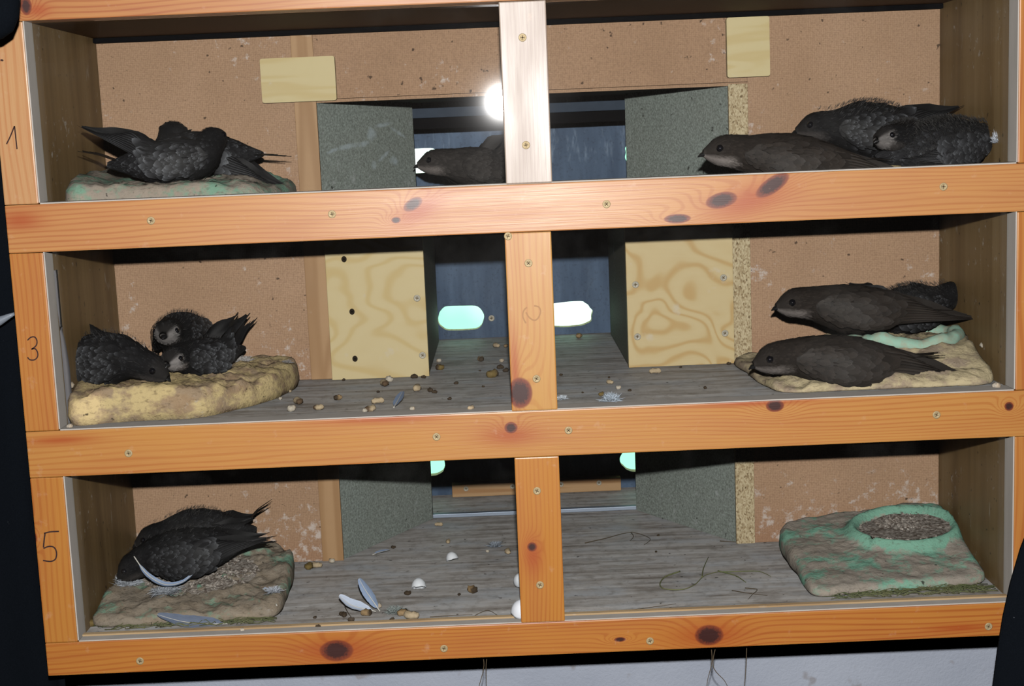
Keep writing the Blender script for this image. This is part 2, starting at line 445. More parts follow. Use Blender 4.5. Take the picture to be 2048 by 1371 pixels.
# entrance boards with oval holes
N = NT('film_faced_board'); p_ = N.pos()
a_ = N.noise(N.mapv(p_, (18, 18, 3)), 1, 4, .65); b_ = N.noise(p_, 300, 3, .7); c_ = N.noise(N.mapv(p_, (60, 60, 14)), 1, 4, .7)
cc = N.mix(N.ramp(a_, [(.3, 0), (.7, 1)]), (.036, .062, .112), (.13, .195, .30)); cc = N.mix(N.ramp(b_, [(.55, 0), (.75, .5)]), cc, (.02, .02, .022))
cc = N.mix(N.math('MULTIPLY', N.ramp(c_, [(.55, 0), (.72, .6)]), N.ramp(N.sep(p_)[2], [(0, .15), (.02, 1)])), cc, (.34, .44, .56))
M_film = N.bsdf(cc, .55, .15)
M_rim = plywood('hole_rim_wood', 1.0, (.60, .36, .16), (.40, .18, .06), 60, 60, 6)
def oval(cx, cz, hw, hh, rnd, jag):
    pts = []
    for k in range(56):
        t = 2*PI*k/56
        c, s = math.cos(t), math.sin(t)
        x = (hw-hh)*(1 if c > 0 else -1)*min(1, abs(c)*4) + hh*c
        z = hh*s
        j = 1 + jag*(mnoise.noise(Vector((c*2.2+cx*50, s*2.2+cz*50, 3.3))))
        pts.append((cx + x*j, cz + z*j))
    return pts
def board_with_holes(name, x0, x1, z0, z1, holes, y, th):
    cu = bpy.data.curves.new('tmp', 'CURVE'); cu.dimensions = '2D'; cu.fill_mode = 'BOTH'; cu.extrude = th/2
    for pts in [[(x0, z0), (x1, z0), (x1, z1), (x0, z1)]] + holes:
        sp = cu.splines.new('POLY'); sp.points.add(len(pts)-1); sp.use_cyclic_u = True
        for q, (x, z) in zip(sp.points, pts): q.co = (x, z, 0, 1)
    tmp = bpy.data.objects.new('tmp', cu); col.objects.link(tmp)
    dg = bpy.context.evaluated_depsgraph_get(); dg.update()
    me = bpy.data.meshes.new_from_object(tmp.evaluated_get(dg))
    bpy.data.objects.remove(tmp); bpy.data.curves.remove(cu)
    me.materials.clear()
    b = parent_base(cab)
    me.transform(Matrix.Translation(Vector((0, y+th/2, 0))-b) @ Matrix.Rotation(PI/2, 4, 'X'))
    me.materials.append(M_film); me.materials.append(M_rim)
    for p in me.polygons:
        if abs(p.normal.y) < .5: p.material_index = 1
        p.use_smooth = False
    return link(name, me, None, cab)
board_with_holes('entrance_board', -.5, .5, ZF-.016, ZT, [oval(-.137, .019, .032, .0165, 1, .06), oval(.173, .017, .032, .0165, 2, .08)], YW, .014)
eb2 = board_with_holes('entrance_board', -.5, .5, Z2-.017, ZF-.0165, [oval(-.0895, -.196, .0315, .0172, 3, .05), oval(.0575, -.197, .0325, .0178, 4, .12)], YW, .014)
board_with_holes('entrance_board', -.5, .5, Z3-.02, Z2-.0175, [oval(-.152, -.397, .032, .018, 5, .07), oval(.155, -.403, .032, .018, 6, .07)], YW, .014)
# wooden strip on the bottom threshold
M_strip = plywood('strip_wood', 6.1, (.52, .33, .17), (.36, .18, .07), 3, 60, 4)
strip = panel('threshold_strip', (-.112, .121, .517, .5345, Z3+.0002, Z3+.0185), M_strip, bev=.001, label='narrow raw wooden strip')

# turn buttons
M_button = plywood('button_wood', 3.9, (.64, .54, .30), (.58, .45, .21), 5, 45, 4)
def button(x0, x1, z0, z1):
    bm = bmesh.new(); r = .0025; pts = []
    for cx_, cz_, a0 in ((x1-r, z1-r, 0), (x0+r, z1-r, PI/2), (x0+r, z0+r, PI), (x1-r, z0+r, 1.5*PI)):
        for k in range(5): t = a0 + k*PI/8; pts.append((cx_+r*math.cos(t), cz_+r*math.sin(t)))
    fa = [bm.verts.new((x, YB-.0105, z)) for x, z in pts]; fb = [bm.verts.new((x, YB-.0022, z)) for x, z in pts]
    for k in range(len(pts)): bm.faces.new((fa[k], fa[(k+1) % len(pts)], fb[(k+1) % len(pts)], fb[k]))
    bm.faces.new(fa); bm.faces.new(fb[::-1])
    o = bm_obj('turn_button', bm, M_button, cab); o['label'] = 'pale wooden turn button'; return o
tb1 = button(-.291, -.2075, .0945, .1435)
tb2 = button(.2325, .2805, .1015, ZT-.006)
# metal angle strips: pencil line slots on the upper panel are left to the material

# ------------------------------------------------------------------ front frame
frame = empty('front_frame', (0, T/2, Z3B), 'orange varnished pine front frame with glass panes and hand numbered stiles', 'frame')
def kpx(u, v, ru, rv, rot=0, axis='X'):
    p = atY(u, v, 0); s = 2050.0
    return (p[0], p[2], ru/s, rv/s, rot) if axis == 'X' else (p[2], p[0], rv/s, ru/s, rot)
rail_specs = [
    ('top', ZT, ZT+.046, [kpx(52, 12, 10, 16)], [kpx(75, 20, 26, 14)], (.66, .27, .085), (.46, .12, .03)),
    ('one', Z1B, Z1, [kpx(826, 408, 20, 11, .5), kpx(792, 440, 9, 6), kpx(1443, 400, 30, 15, .2), kpx(1545, 370, 36, 15, .55), kpx(1355, 437, 26, 9)], [kpx(40, 440, 45, 20), kpx(1500, 400, 90, 34, .3), kpx(840, 420, 60, 25, .5)], (.70, .30, .10), (.50, .14, .035)),
    ('two', Z2B, Z2, [kpx(1022, 855, 12, 11), kpx(1550, 811, 18, 12), kpx(2018, 812, 9, 9)], [kpx(1020, 870, 60, 20), kpx(1500, 806, 150, 7), kpx(120, 880, 70, 9), kpx(760, 838, 130, 9)], (.69, .29, .075), (.53, .15, .025)),
    ('three', Z3B, Z3, [kpx(673, 1300, 32, 22), kpx(1418, 1270, 30, 22), kpx(1240, 1278, 12, 5)], [kpx(673, 1300, 80, 30), kpx(1418, 1270, 80, 30), kpx(1920, 1255, 70, 9)], (.66, .235, .045), (.47, .10, .015)),
]
rails = []
for i, (nm, z0, z1, kn, rd, li, dk) in enumerate(rail_specs):
    m = pine('pine_rail_%d' % i, 'X', kn, li, dk, seed=3.3*i+.7, reds=rd)
    rails.append(boxobj('rail', (-XO, XO, 0, T-.0005, z0, z1), m, frame, .0012))
stile_z = [(Z1, ZT), (Z2, Z1B), (Z3, Z2B)]
stilesL = []; posts = []
post_x = [(-.022, .023), (-.0255, .0200), (-.025, .0195)]
M_grey = NT('grey_lining'); gn = M_grey.noise(M_grey.mapv(M_grey.pos(), (40, 40, 12)), 1, 4, .6)
M_grey = M_grey.bsdf(M_grey.mix(gn, (.40, .375, .34), (.58, .54, .49)), .95, .05)
M_beige = plywood('beige_edge', 5.5, (.50, .36, .20), (.34, .22, .11), 3, 40, 4)
for i, (z0, z1) in enumerate(stile_z):
    knl = [[], [], [kpx(66, 1075, 7, 12, 0, 'Z')]][i]
    m = pine('pine_stile_left_%d' % i, 'Z', knl, [(.72, .36, .16), (.66, .25, .055), (.66, .25, .05)][i], [(.60, .22, .07), (.50, .13, .02), (.50, .13, .02)][i], seed=11+i, freq=190)
    s1 = boxobj('stile', (-XO, XL, 0, T-.0005, z0+.0003, z1-.0003), m, frame, .0012); stilesL.append(s1)
    m = pine('pine_stile_right_%d' % i, 'Z', [], (.66, .25, .055), (.50, .13, .02), seed=21+i, freq=190)
    s2 = boxobj('stile', (XR, XO, 0, T-.0005, z0+.0003, z1-.0003), m, frame, .0012)
    for s_, xa, xb in ((s1, XL, XL+.0012), (s2, XR-.0012, XR)):
        o = boxobj('lining_strip', (xa, xb, .0012, T-.0003, z0+.0014, z1), M_grey, s_, 0); o['label'] = 'grey lining strip'
    rail = rails[i+1]
    o = boxobj('lining_strip', (XL+.0012, XR-.0012, .0012, T-.0003, z0, z0+.0012), M_grey, rail, 0); o['label'] = 'grey lining strip'
    if i == 2:
        o = boxobj('lining_strip', (XL+.0012, XR-.0012, .013, .0190, z0+.0012, z0+.003), M_beige, rail, 0); o['label'] = 'beige wooden glazing strip'
    knp = [[], [kpx(1040, 785, 24, 30, 0, 'Z')], [kpx(1064, 1093, 9, 9, 0, 'Z')]][i]
    rdp = [[], [kpx(1030, 740, 10, 90, 0, 'Z')], [kpx(1066, 1110, 20, 40, 0, 'Z')]][i]
    m = pine('pine_post_%d' % i, 'Z', knp, [(.50, .36, .285), (.72, .34, .085), (.67, .25, .045)][i], [(.38, .25, .19), (.60, .21, .04), (.49, .115, .015)][i], seed=31+i, freq=230, reds=rdp)
    posts.append(boxobj('post', (post_x[i][0], post_x[i][1], 0, T-.006, z0+.0003, z1-.0003), m, frame, .0012))
# glass
N = NT('window_glass')
tr = N.n('ShaderNodeBsdfTransparent'); tr.inputs[0].default_value = (.985, .99, .985, 1)
gl = N.n('ShaderNodeBsdfGlossy'); gl.inputs['Roughness'].default_value = .03; gl.inputs['Color'].default_value = (1, 1, 1, 1)
fr = N.n('ShaderNodeFresnel'); fr.inputs[0].default_value = 1.5
df = N.n('ShaderNodeBsdfDiffuse'); df.inputs[0].default_value = (.75, .75, .72, 1)
m1 = N.n('ShaderNodeMixShader'); N.put(m1.inputs[0], fr.outputs[0]); N.put(m1.inputs[1], tr.outputs[0]); N.put(m1.inputs[2], gl.outputs[0])
dust = N.ramp(N.noise(N.pos(), 11, 5, .65), [(.5, .0002), (.8, .008)])
m2 = N.n('ShaderNodeMixShader'); N.put(m2.inputs[0], dust); N.put(m2.inputs[1], m1.outputs[0]); N.put(m2.inputs[2], df.outputs[0])
N.t.links.new(m2.outputs[0], N.out.inputs[0]); M_glass = N.m
for i, (z0, z1) in enumerate(stile_z):
    bm = bmesh.new(); box(bm, XL+.0004, XR-.0004, .0205, .0225, z0+.0004, z1-.0004)
    if i == 0: bmesh.ops.rotate(bm, cent=(0, .0215, (z0+z1)/2), matrix=Matrix.Rotation(-.0125, 3, 'X'), verts=bm.verts)   # tilted so the flash reflection lands lower on the pane
    o = bm_obj('glass_pane', bm, M_glass, frame)
    o['label'] = 'clear glass pane'

# screws
M_brass = NT('brass_screw'); bn = M_brass.noise(M_brass.pos(), 500, 2, .5)
M_brass = M_brass.bsdf(M_brass.mix(bn, (.32, .24, .12), (.52, .42, .25)), .55, .3, .2)
M_slot = plain('screw_slot', (.17, .12, .06), .7)
M_zinc = plain('zinc_screw', (.42, .39, .32), .55, .3, .2)
def screw_mesh(name, m):
    bm = bmesh.new(); R = .0039; seg = 20
    prof = [(R, .0), (R, -.0004), (R*.86, -.0007), (R*.6, -.0004), (R*.25, -.0002)]
    rings = [[bm.verts.new((r*math.cos(2*PI*k/seg), y, r*math.sin(2*PI*k/seg))) for k in range(seg)] for r, y in prof]
    for a, b in zip(rings, rings[1:]):
        for k in range(seg):
            f = bm.faces.new((a[k], a[(k+1) % seg], b[(k+1) % seg], b[k])); f.smooth = True
    bm.faces.new(rings[-1])
    for ang in (.4, .4+PI/2):
        c, s = math.cos(ang), math.sin(ang); l, w = R*.52, R*.11
        q = [(-l, -w), (l, -w), (l, w), (-l, w)]
        vs_ = [bm.verts.new((c*x-s*z, -.00062, s*x+c*z)) for x, z in q]
        vb_ = [bm.verts.new((c*x-s*z, -.0001, s*x+c*z)) for x, z in q]
        f = bm.faces.new(vs_); f.material_index = 1
        for k in range(4):
            f = bm.faces.new((vs_[k], vs_[(k+1) % 4], vb_[(k+1) % 4], vb_[k])); f.material_index = 1
    bmesh.ops.recalc_face_normals(bm, faces=bm.faces)
    me = bpy.data.meshes.new(name); bm.to_mesh(me); bm.free()
    me.materials.append(m); me.materials.append(M_slot); return me
SM = screw_mesh('screw', M_brass); SZ = screw_mesh('zinc_screw', M_zinc)
rs = random.Random(4)
def screw(u, v, parent, Y=0.0, me=SM, sc=1.0):
    p = atY(u, v, Y)
    o = link('screw', me, None, parent); b = parent_base(parent)
    o.location = (p[0]-b.x, Y-b.y, p[2]-b.z); o.rotation_euler = (0, rs.uniform(0, 3), 0); o.scale = (sc,)*3
for u, v in ((302, 441), (664, 428), (1213, 408), (1887, 373)): screw(u, v, rails[1])
for u, v in ((257, 906), (873, 873), (1137, 860), (1873, 829)): screw(u, v, rails[2])
for u, v in ((280, 1321), (888, 1296), (1300, 1281), (1977, 1252)): screw(u, v, rails[3])
for u, v in ((1045, 75), (1052, 290)): screw(u, v, posts[0])
for u, v in ((1016, 472), (1057, 526), (1073, 757)): screw(u, v, posts[1])
for u, v in ((1074, 981), (1080, 1169)): screw(u, v, posts[2])
for u, v in ((834, 596), (845, 710)): screw(u, v, baffle_l, yb, SZ)
for u, v in ((1271, 569), (1275, 673), (1447, 555), (1450, 666)): screw(u, v, baffle_r, yb, SZ)
screw(983, 636, eb2, YW, SZ, 1.1)
for u, v in ((932, 977), (1025, 972), (1122, 968), (1198, 965)): screw(u, v, strip, .517, SZ, .9)
# drilled holes in the left plywood baffle
M_hole = plain('drill_hole', (.02, .014, .008), .9, .1)
def hole_mesh():
    bm = bmesh.new(); seg = 16
    prof = [(.0036, 0), (.0034, -.0003), (.0026, -.00015), (.0010, .0)]
    rings = [[bm.verts.new((r*math.cos(2*PI*k/seg), y, r*math.sin(2*PI*k/seg))) for k in range(seg)] for r, y in prof]
    for i, (a, b) in enumerate(zip(rings, rings[1:])):
        for k in range(seg):
            f = bm.faces.new((a[k], a[(k+1) % seg], b[(k+1) % seg], b[k])); f.material_index = 0
    bm.faces.new(rings[-1])
    bmesh.ops.recalc_face_normals(bm, faces=bm.faces)
    me = bpy.data.meshes.new('drill_hole'); bm.to_mesh(me); bm.free(); me.materials.append(M_hole); return me
HM = hole_mesh()
for u, v in ((688, 518), (704, 623), (710, 717)):
    p = atY(u, v, yb); o = link('drill_hole', HM, None, baffle_l); b = parent_base(baffle_l)
    o.location = (p[0]-b.x, yb-b.y, p[2]-b.z); o.scale = (.85, 1, 1)

# handwritten numbers
M_ink = plain('pencil_ink', (.045, .022, .02), .8, .2)
M_faint = plain('faint_pencil', (.44, .25, .13), .8, .2)
def strokes(name, lines, parent, rad, mat_, label):
    bm = bmesh.new()
    for ln in lines:
        pts = crom([atY(u, v, -.0001) for u, v in ln], 6)
        n = len(pts); L, R_ = [], []
        for i, p in enumerate(pts):
            t = pts[min(i+1, n-1)] - pts[max(i-1, 0)]; t = t/(np.linalg.norm(t)+1e-9)
            nx = np.array([-t[2], 0, t[0]])
            L.append((p+nx*rad)); R_.append((p-nx*rad))
        va = [bm.verts.new((q[0], -.00025, q[2])) for q in L]; vb = [bm.verts.new((q[0], -.00025, q[2])) for q in R_]
        wa = [bm.verts.new((q[0], .0002, q[2])) for q in L]; wb = [bm.verts.new((q[0], .0002, q[2])) for q in R_]
        for i in range(n-1):
            bm.faces.new((va[i], va[i+1], vb[i+1], vb[i]))
            bm.faces.new((wa[i], wa[i+1], va[i+1], va[i])); bm.faces.new((vb[i], vb[i+1], wb[i+1], wb[i]))
    o = bm_obj(name, bm, mat_, parent); o['label'] = label
strokes('handwritten_number', [[(13, 288), (20, 274), (29, 252)], [(29, 252), (31, 270), (34, 298)]], stilesL[0], .0006, M_ink, 'pencilled number 1')
strokes('handwritten_number', [[(55, 680), (62, 674), (70, 674), (74, 682), (72, 691), (63, 698)], [(63, 698), (70, 697), (75, 704), (75, 713), (69, 719), (60, 719), (55, 714)]], stilesL[1], .0006, M_ink, 'pencilled number 3')
strokes('handwritten_number', [[(88, 1066), (100, 1063), (118, 1062)], [(90, 1066), (88, 1082), (87, 1094)], [(87, 1096), (98, 1092), (108, 1094), (113, 1104), (111, 1117), (101, 1122), (86, 1120)]], stilesL[2], .0007, M_ink, 'pencilled number 5')
strokes('faint_scribble', [[(1054, 614), (1047, 622), (1046, 634), (1052, 646)], [(1068, 611), (1078, 614), (1081, 624), (1076, 636), (1068, 640), (1058, 634), (1052, 624)]], posts[1], .0007, M_faint, 'faint rubbed pencil mark')
strokes('pencil_dot', [[(1, 121), (4, 120), (6, 122)]], stilesL[0], .0008, M_ink, 'small dark dent')

# grey sealing film bulging from the stile of the middle row
bm = bmesh.new()
ed = crom([(104, 540), (108, 590), (118, 640), (128, 672), (134, 700), (140, 740), (144, 790), (147, 846)], 5)
va = [bm.verts.new(atY(u, v, .032)) for u, v in ed]
vb = [bm.verts.new((XL+.0012, .027, atY(u, v, .032)[2])) for u, v in ed]
vc = [bm.verts.new((XL+.0012, .036, atY(u, v, .032)[2])) for u, v in ed]
for i in range(len(ed)-1):
    bm.faces.new((va[i], va[i+1], vb[i+1], vb[i])); bm.faces.new((vb[i], vb[i+1], vc[i+1], vc[i])); bm.faces.new((vc[i], vc[i+1], va[i+1], va[i]))
bm.faces.new((va[0], vb[0], vc[0])); bm.faces.new((va[-1], vc[-1], vb[-1]))
o = bm_obj('sealing_strip', bm, plain('grey_seal', (.15, .145, .155), .85, .1), stilesL[1], True); o['label'] = 'bulging grey sealing strip'

# ------------------------------------------------------------------ black cloths at the sides
N = NT('black_cloth'); a_ = N.noise(N.pos(), 900, 2, .6); b_ = N.noise(N.pos(), 190, 2, .5)
cc = N.mix(a_, (.002, .003, .0045), (.0055, .0075, .011)); cc = N.mix(N.ramp(b_, [(.76, 0), (.80, .6)]), cc, (.12, .13, .15))
M_cloth = N.bsdf(cc, .95, .05)
def cloth(name, edge, x_out, y0, folds, amp, seed, label, z_top, z_bot):
    """sheet hanging between its inner edge x(z) and x_out, with folds; edge = [(z, x)]"""
    nz, nx = 48, 44
    zs = np.linspace(z_top, z_bot, nz); ez = [q[0] for q in edge][::-1]; ex = [q[1] for q in edge][::-1]
    bm = bmesh.new(); front, back = [], []
    for z in zs:
        xe = np.interp(z, ez, ex); ra, rb = [], []
        for k in range(nx):
            t = k/(nx-1); x = xe + (x_out-xe)*t
            y = y0 + amp*math.sin(folds*2*PI*t + seed + .6*math.sin(z*5)) + .006*mnoise.noise(Vector((x*12, z*6, seed)))
            ra.append(bm.verts.new((x, y, z))); rb.append(bm.verts.new((x, y+.004, z)))
        front.append(ra); back.append(rb)
    for g_ in (front, back):
        for i in range(nz-1):
            for k in range(nx-1): bm.faces.new((g_[i][k], g_[i][k+1], g_[i+1][k+1], g_[i+1][k]))
    for i in range(nz-1):
        for k in (0, nx-1): bm.faces.new((front[i][k], front[i+1][k], back[i+1][k], back[i][k]))
    for k in range(nx-1):
        for i in (0, nz-1): bm.faces.new((front[i][k], front[i][k+1], back[i][k+1], back[i][k]))
    zc = (z_top+z_bot)/2
    root = empty(name, ((edge[0][1]+x_out)/2, y0, z_bot), label, 'curtain')
    bm_obj('cloth_sheet', bm, M_cloth, root, True)
    return root
cl = cloth('black_curtain', [(.5, -.512), (-.8, -.512)], -.95, .055, 5, .014, .4, 'black cloth hanging on the left beside the numbered stiles', .5, -1.05)
cr = cloth('black_curtain', [(.5, .60), (-.15, .56), (-.30, .468), (-.356, .447), (-.405, .4335), (-.453, .4265), (-.488, .4225), (-.56, .414), (-1.05, .38)], .9, -.108, 4, .012, 2.0, 'black cloth on the right overlapping the lower corner of the frame', .5, -1.05)
# rounded lobe of the left cloth gathered over the top corner of the frame
bm = bmesh.new(); seg = 36; rings = []
prof = [(.42, .060), (.30, .056), (.22, .053), (.185, .051), (.168, .047), (.156, .040), (.150, .030), (.1465, .016), (.1455, .004)]
for z, r in prof:
    ring = []
    for k in range(seg):
        t = 2*PI*k/seg; rr = r*(1 + .06*math.sin(5*t + z*20))
        ring.append(bm.verts.new((-.4925 + rr*math.cos(t) - (.0 if z > .16 else .0), -.095 + .6*rr*math.sin(t), z)))
    rings.append(ring)
for a, b in zip(rings, rings[1:]):
    for k in range(seg): bm.faces.new((a[k], a[(k+1) % seg], b[(k+1) % seg], b[k]))
bm.faces.new(rings[-1]); bm.faces.new(rings[0])
bm_obj('gathered_fold', bm, M_cloth, cl, True)
# pale strap end poking out of the left cloth
bm = bmesh.new()
pp = [(-14, 648, .004), (0, 641, .0042), (10, 636, .004), (20, 631, .0034), (29, 627, .002)]
tube(bm, [atY(u, v, .028) for u, v, r in pp], lambda t: .0055-.004*t, 10)
o = bm_obj('strap_end', bm, plain('strap_plastic', (.20, .23, .27), .4, .5), cl); o['label'] = 'shiny grey strap end'

# ------------------------------------------------------------------ nest pads
def smooth(a, b, x):
    t = min(1, max(0, (x-a)/(b-a))); return t*t*(3-2*t)
def foam_mat(name, foam, dirt, dirt2, cover, seed):
    N = NT(name); p = N.mapv(N.pos(), (1, 1, 1), (seed, 0, seed*.7))
    n1 = N.noise(N.mapv(p, (1, 1, 1.6)), 24, 4, .6); n2 = N.noise(p, 85, 4, .65); n3 = N.noise(p, 330, 3, .7)
    d = N.mix(n2, tuple(q*1.25 for q in dirt), tuple(q*1.35 for q in dirt2))
    ring = N.attr('ring')['Fac']
    f = N.math('ADD', n1, N.math('MULTIPLY', N.math('SUBTRACT', n2, .5), .5))
    f = N.math('SUBTRACT', f, N.math('MULTIPLY', ring, .42))
    f = N.ramp(f, [(cover-.07, 0), (cover+.07, 1)])
    d = N.mix(N.ramp(N.noise(N.mapv(p, (1, 1, 1.8), (4, 2, 1)), 46, 3, .6), [(.42, 0), (.6, .7)]), d, tuple(.85*q+.03 for q in dirt2))
    c = N.mix(f, tuple(min(.8, q*1.25) for q in foam), d)
    c = N.mix(N.ramp(N.noise(N.mapv(p, (1, 2.2, 2.2), (7, 3, 1)), 120, 4, .7), [(.54, 0), (.72, .65)]), c, tuple(.6*q for q in dirt))
    c = N.mix(N.ramp(n3, [(.62, 0), (.78, .55)]), c, tuple(.35*q for q in dirt))
    w, dk = splatter(N)
    c = N.mix(N.math('MULTIPLY', w, .5), c, (.5, .49, .47)); c = N.mix(dk, c, (.03, .025, .02))
    return N.bsdf(c, .9, .1, normal=N.bump(N.math('ADD', N.math('MULTIPLY', n3, .5), n2), .7, .002))
PADS = {}
def make_pad(key, label, outline, hfun, z0, mat_, ring=None, seed=0, rough=.004, sharp=.93):
    c = np.mean(np.array(outline), axis=0)
    bpts = crom(outline, 14, True); NA = len(bpts)
    rs_ = list(np.linspace(.04, sharp, 30)) + [sharp+(1-sharp)*.5, 1.0, 1.012, .99]
    kh = [1]*30 + [.94, .74, .32, 0.0]
    bm = bmesh.new(); lay = bm.verts.layers.float.new('ring')
    def top(x, y):
        h = hfun(x, y); rg = 0
        if ring:
            cx, cy, rx, ry, tr, raise_, dip = ring
            q = math.hypot((x-cx)/rx, (y-cy)/ry); d = (q-1)*min(rx, ry)
            rg = math.exp(-(d/tr)**2); h += raise_*rg - dip*smooth(1.0, .75, q)
        h += rough*(.7*mnoise.fractal(Vector((x*38, y*38, seed)), 1.0, 2.0, 4) + .25*mnoise.noise(Vector((x*190, y*190, seed))))*(1 - .7*rg)
        return h, rg
    rings = []
    for r, k in zip(rs_, kh):
        rw = []
        for j, b in enumerate(bpts):
            wob = 1 + (.02*mnoise.noise(Vector((b[0]*30, b[1]*30, seed))) if r > .9 else 0)
            x, y = c + (b-c)*r*wob
            y = min(y, YB-.003); x = min(max(x, XL+.0015), XR-.0015)
            h, rg = top(x, y)
            v = bm.verts.new((x, y, z0 + max(.0006, h)*k + (.0004 if k == 0 else 0))); v[lay] = rg
            rw.append(v)
        rings.append(rw)
    for a, b in zip(rings, rings[1:]):
        for k in range(NA): bm.faces.new((a[k], a[(k+1) % NA], b[(k+1) % NA], b[k]))
    bm.faces.new(rings[0]); bm.faces.new(rings[-1])
    root = empty('nest_pad', (c[0], c[1], z0), label, 'nest pad', 'foam nest pads')
    bm_obj('foam_slab', bm, mat_, root, True)
    PADS[key] = (lambda x, y: z0 + top(x, y)[0])
    return root
G = (.17, .29, .215)      # bare green foam
Yw = (.48, .37, .19)      # yellowed foam
p1 = make_pad('1L', 'low dirty green foam nest pad on the top shelf beside the number 1 stile',
  [(-.462, .045), (-.40, .040), (-.33, .042), (-.27, .06), (-.252, .15), (-.268, .225), (-.36, .24), (-.462, .235)],
  lambda x, y: .0275 + .007*smooth(-.40, -.46, x) + .05*(y-.05) - .012*smooth(-.31, -.255, x), ZF,
  foam_mat('foam_1l', G, (.20, .165, .13), (.34, .29, .24), .46, 1.0), seed=1, rough=.007)
p2 = make_pad('1R', 'low yellowish foam nest pad under the downy chicks on the top shelf',
  [(.285, .11), (.33, .085), (.40, .075), (.455, .085), (.468, .12), (.468, .23), (.36, .24), (.29, .2)],
  lambda x, y: .012 + .02*(y-.05) + .004*smooth(.3, .4, x), ZF, foam_mat('foam_1r', Yw, (.26, .19, .12), (.34, .26, .17), .5, 2.0), seed=2)
p3 = make_pad('2L', 'thick yellow brown foam nest pad on the middle shelf beside the number 3 stile',
  [(-.4725, .030), (-.41, .031), (-.345, .034), (-.308, .075), (-.280, .125), (-.266, .205), (-.292, .24), (-.40, .2425), (-.4725, .2425)],
  lambda x, y: .034 + .002*math.sin(x*60) - .008*smooth(-.33, -.27, x) - .02*smooth(.18, .05, y)*smooth(-.36, -.30, x)*.4, Z2,
  foam_mat('foam_2l', (.50, .39, .20), (.20, .125, .07), (.38, .28, .18), .50, 3.0), seed=3, rough=.009, sharp=.955)
p4 = make_pad('2R', 'yellow foam nest pad with a pale green ring under the adult on the middle shelf',
  [(.242, .236), (.236, .15), (.240, .075), (.256, .036), (.33, .034), (.42, .033), (.462, .040), (.4725, .10), (.4725, .24), (.36, .242)],
  lambda x, y: .006 + .026*smooth(.25, .38, x)*smooth(.02, .13, y) + .004*smooth(.02, .06, y), Z2,
  foam_mat('foam_2r', (.48, .40, .25), (.22, .16, .11), (.38, .30, .22), .50, 4.0), ring=None, seed=4, rough=.008)
p5 = make_pad('3L', 'mottled green foam nest pad holding two chicks on the bottom shelf',
  [(-.470, .046), (-.40, .040), (-.33, .040), (-.283, .050), (-.278, .10), (-.281, .17), (-.289, .212), (-.315, .238), (-.40, .2425), (-.4715, .2425), (-.4715, .15)],
  lambda x, y: .013 + .13*max(0, y-.045) - .010*smooth(.14, .24, y)*smooth(-.36, -.29, x), Z3,
  foam_mat('foam_3l', (.19, .34, .25), (.15, .115, .08), (.32, .27, .21), .40, 5.0), seed=5, rough=.008)
RING = (.412, .168, .058, .047, .0062, .010, .004)
p6 = make_pad('3R', 'empty green foam nest pad with a raised ring on the bottom shelf',
  [(.283, .042), (.33, .044), (.40, .050), (.462, .060), (.4705, .10), (.472, .17), (.4725, .2425), (.39, .2425), (.315, .236), (.281, .215), (.277, .16), (.2785, .09)],
  lambda x, y: .010 + .115*max(0, y-.04) + .06*max(0, x-.30)*smooth(.04, .2, y), Z3,
  foam_mat('foam_3r', (.19, .38, .285), (.19, .16, .13), (.38, .335, .285), .44, 6.0), ring=RING, seed=6, rough=.0035)

# pale green ring of the middle right pad
def ring_part(name, cx, cy, rx, ry, tr, zf, mat_, parent, label):
    bm = bmesh.new(); n, m = 64, 10; R_ = []
    for i in range(n):
        t = 2*PI*i/n; w = 1 + .05*mnoise.noise(Vector((math.cos(t)*2, math.sin(t)*2, cx*9)))
        x, y = cx + rx*w*math.cos(t), cy + ry*w*math.sin(t); zz = zf(x, y)
        rr = []
        for k in range(m):
            s = 2*PI*k/m; q = tr*(1+.25*mnoise.noise(Vector((t*3, s, 2))))
            rr.append(bm.verts.new((x + q*math.cos(s)*math.cos(t), y + q*math.cos(s)*math.sin(t), zz + .9*q*math.sin(s))))
        R_.append(rr)
    for i in range(n):
        for k in range(m): bm.faces.new((R_[i][k], R_[(i+1) % n][k], R_[(i+1) % n][(k+1) % m], R_[i][(k+1) % m]))
    o = bm_obj(name, bm, mat_, parent, True); o['label'] = label
N = NT('pale_green_foam'); a_ = N.noise(N.pos(), 120, 4, .6)
M_pg = N.bsdf(N.mix(N.ramp(a_, [(.4, 0), (.75, 1)]), (.36, .58, .46), (.42, .40, .30)), .9, .1)
ring_part('nest_ring', .408, .152, .056, .046, .0085, PADS['2R'], M_pg, p4, 'pale green foam ring')
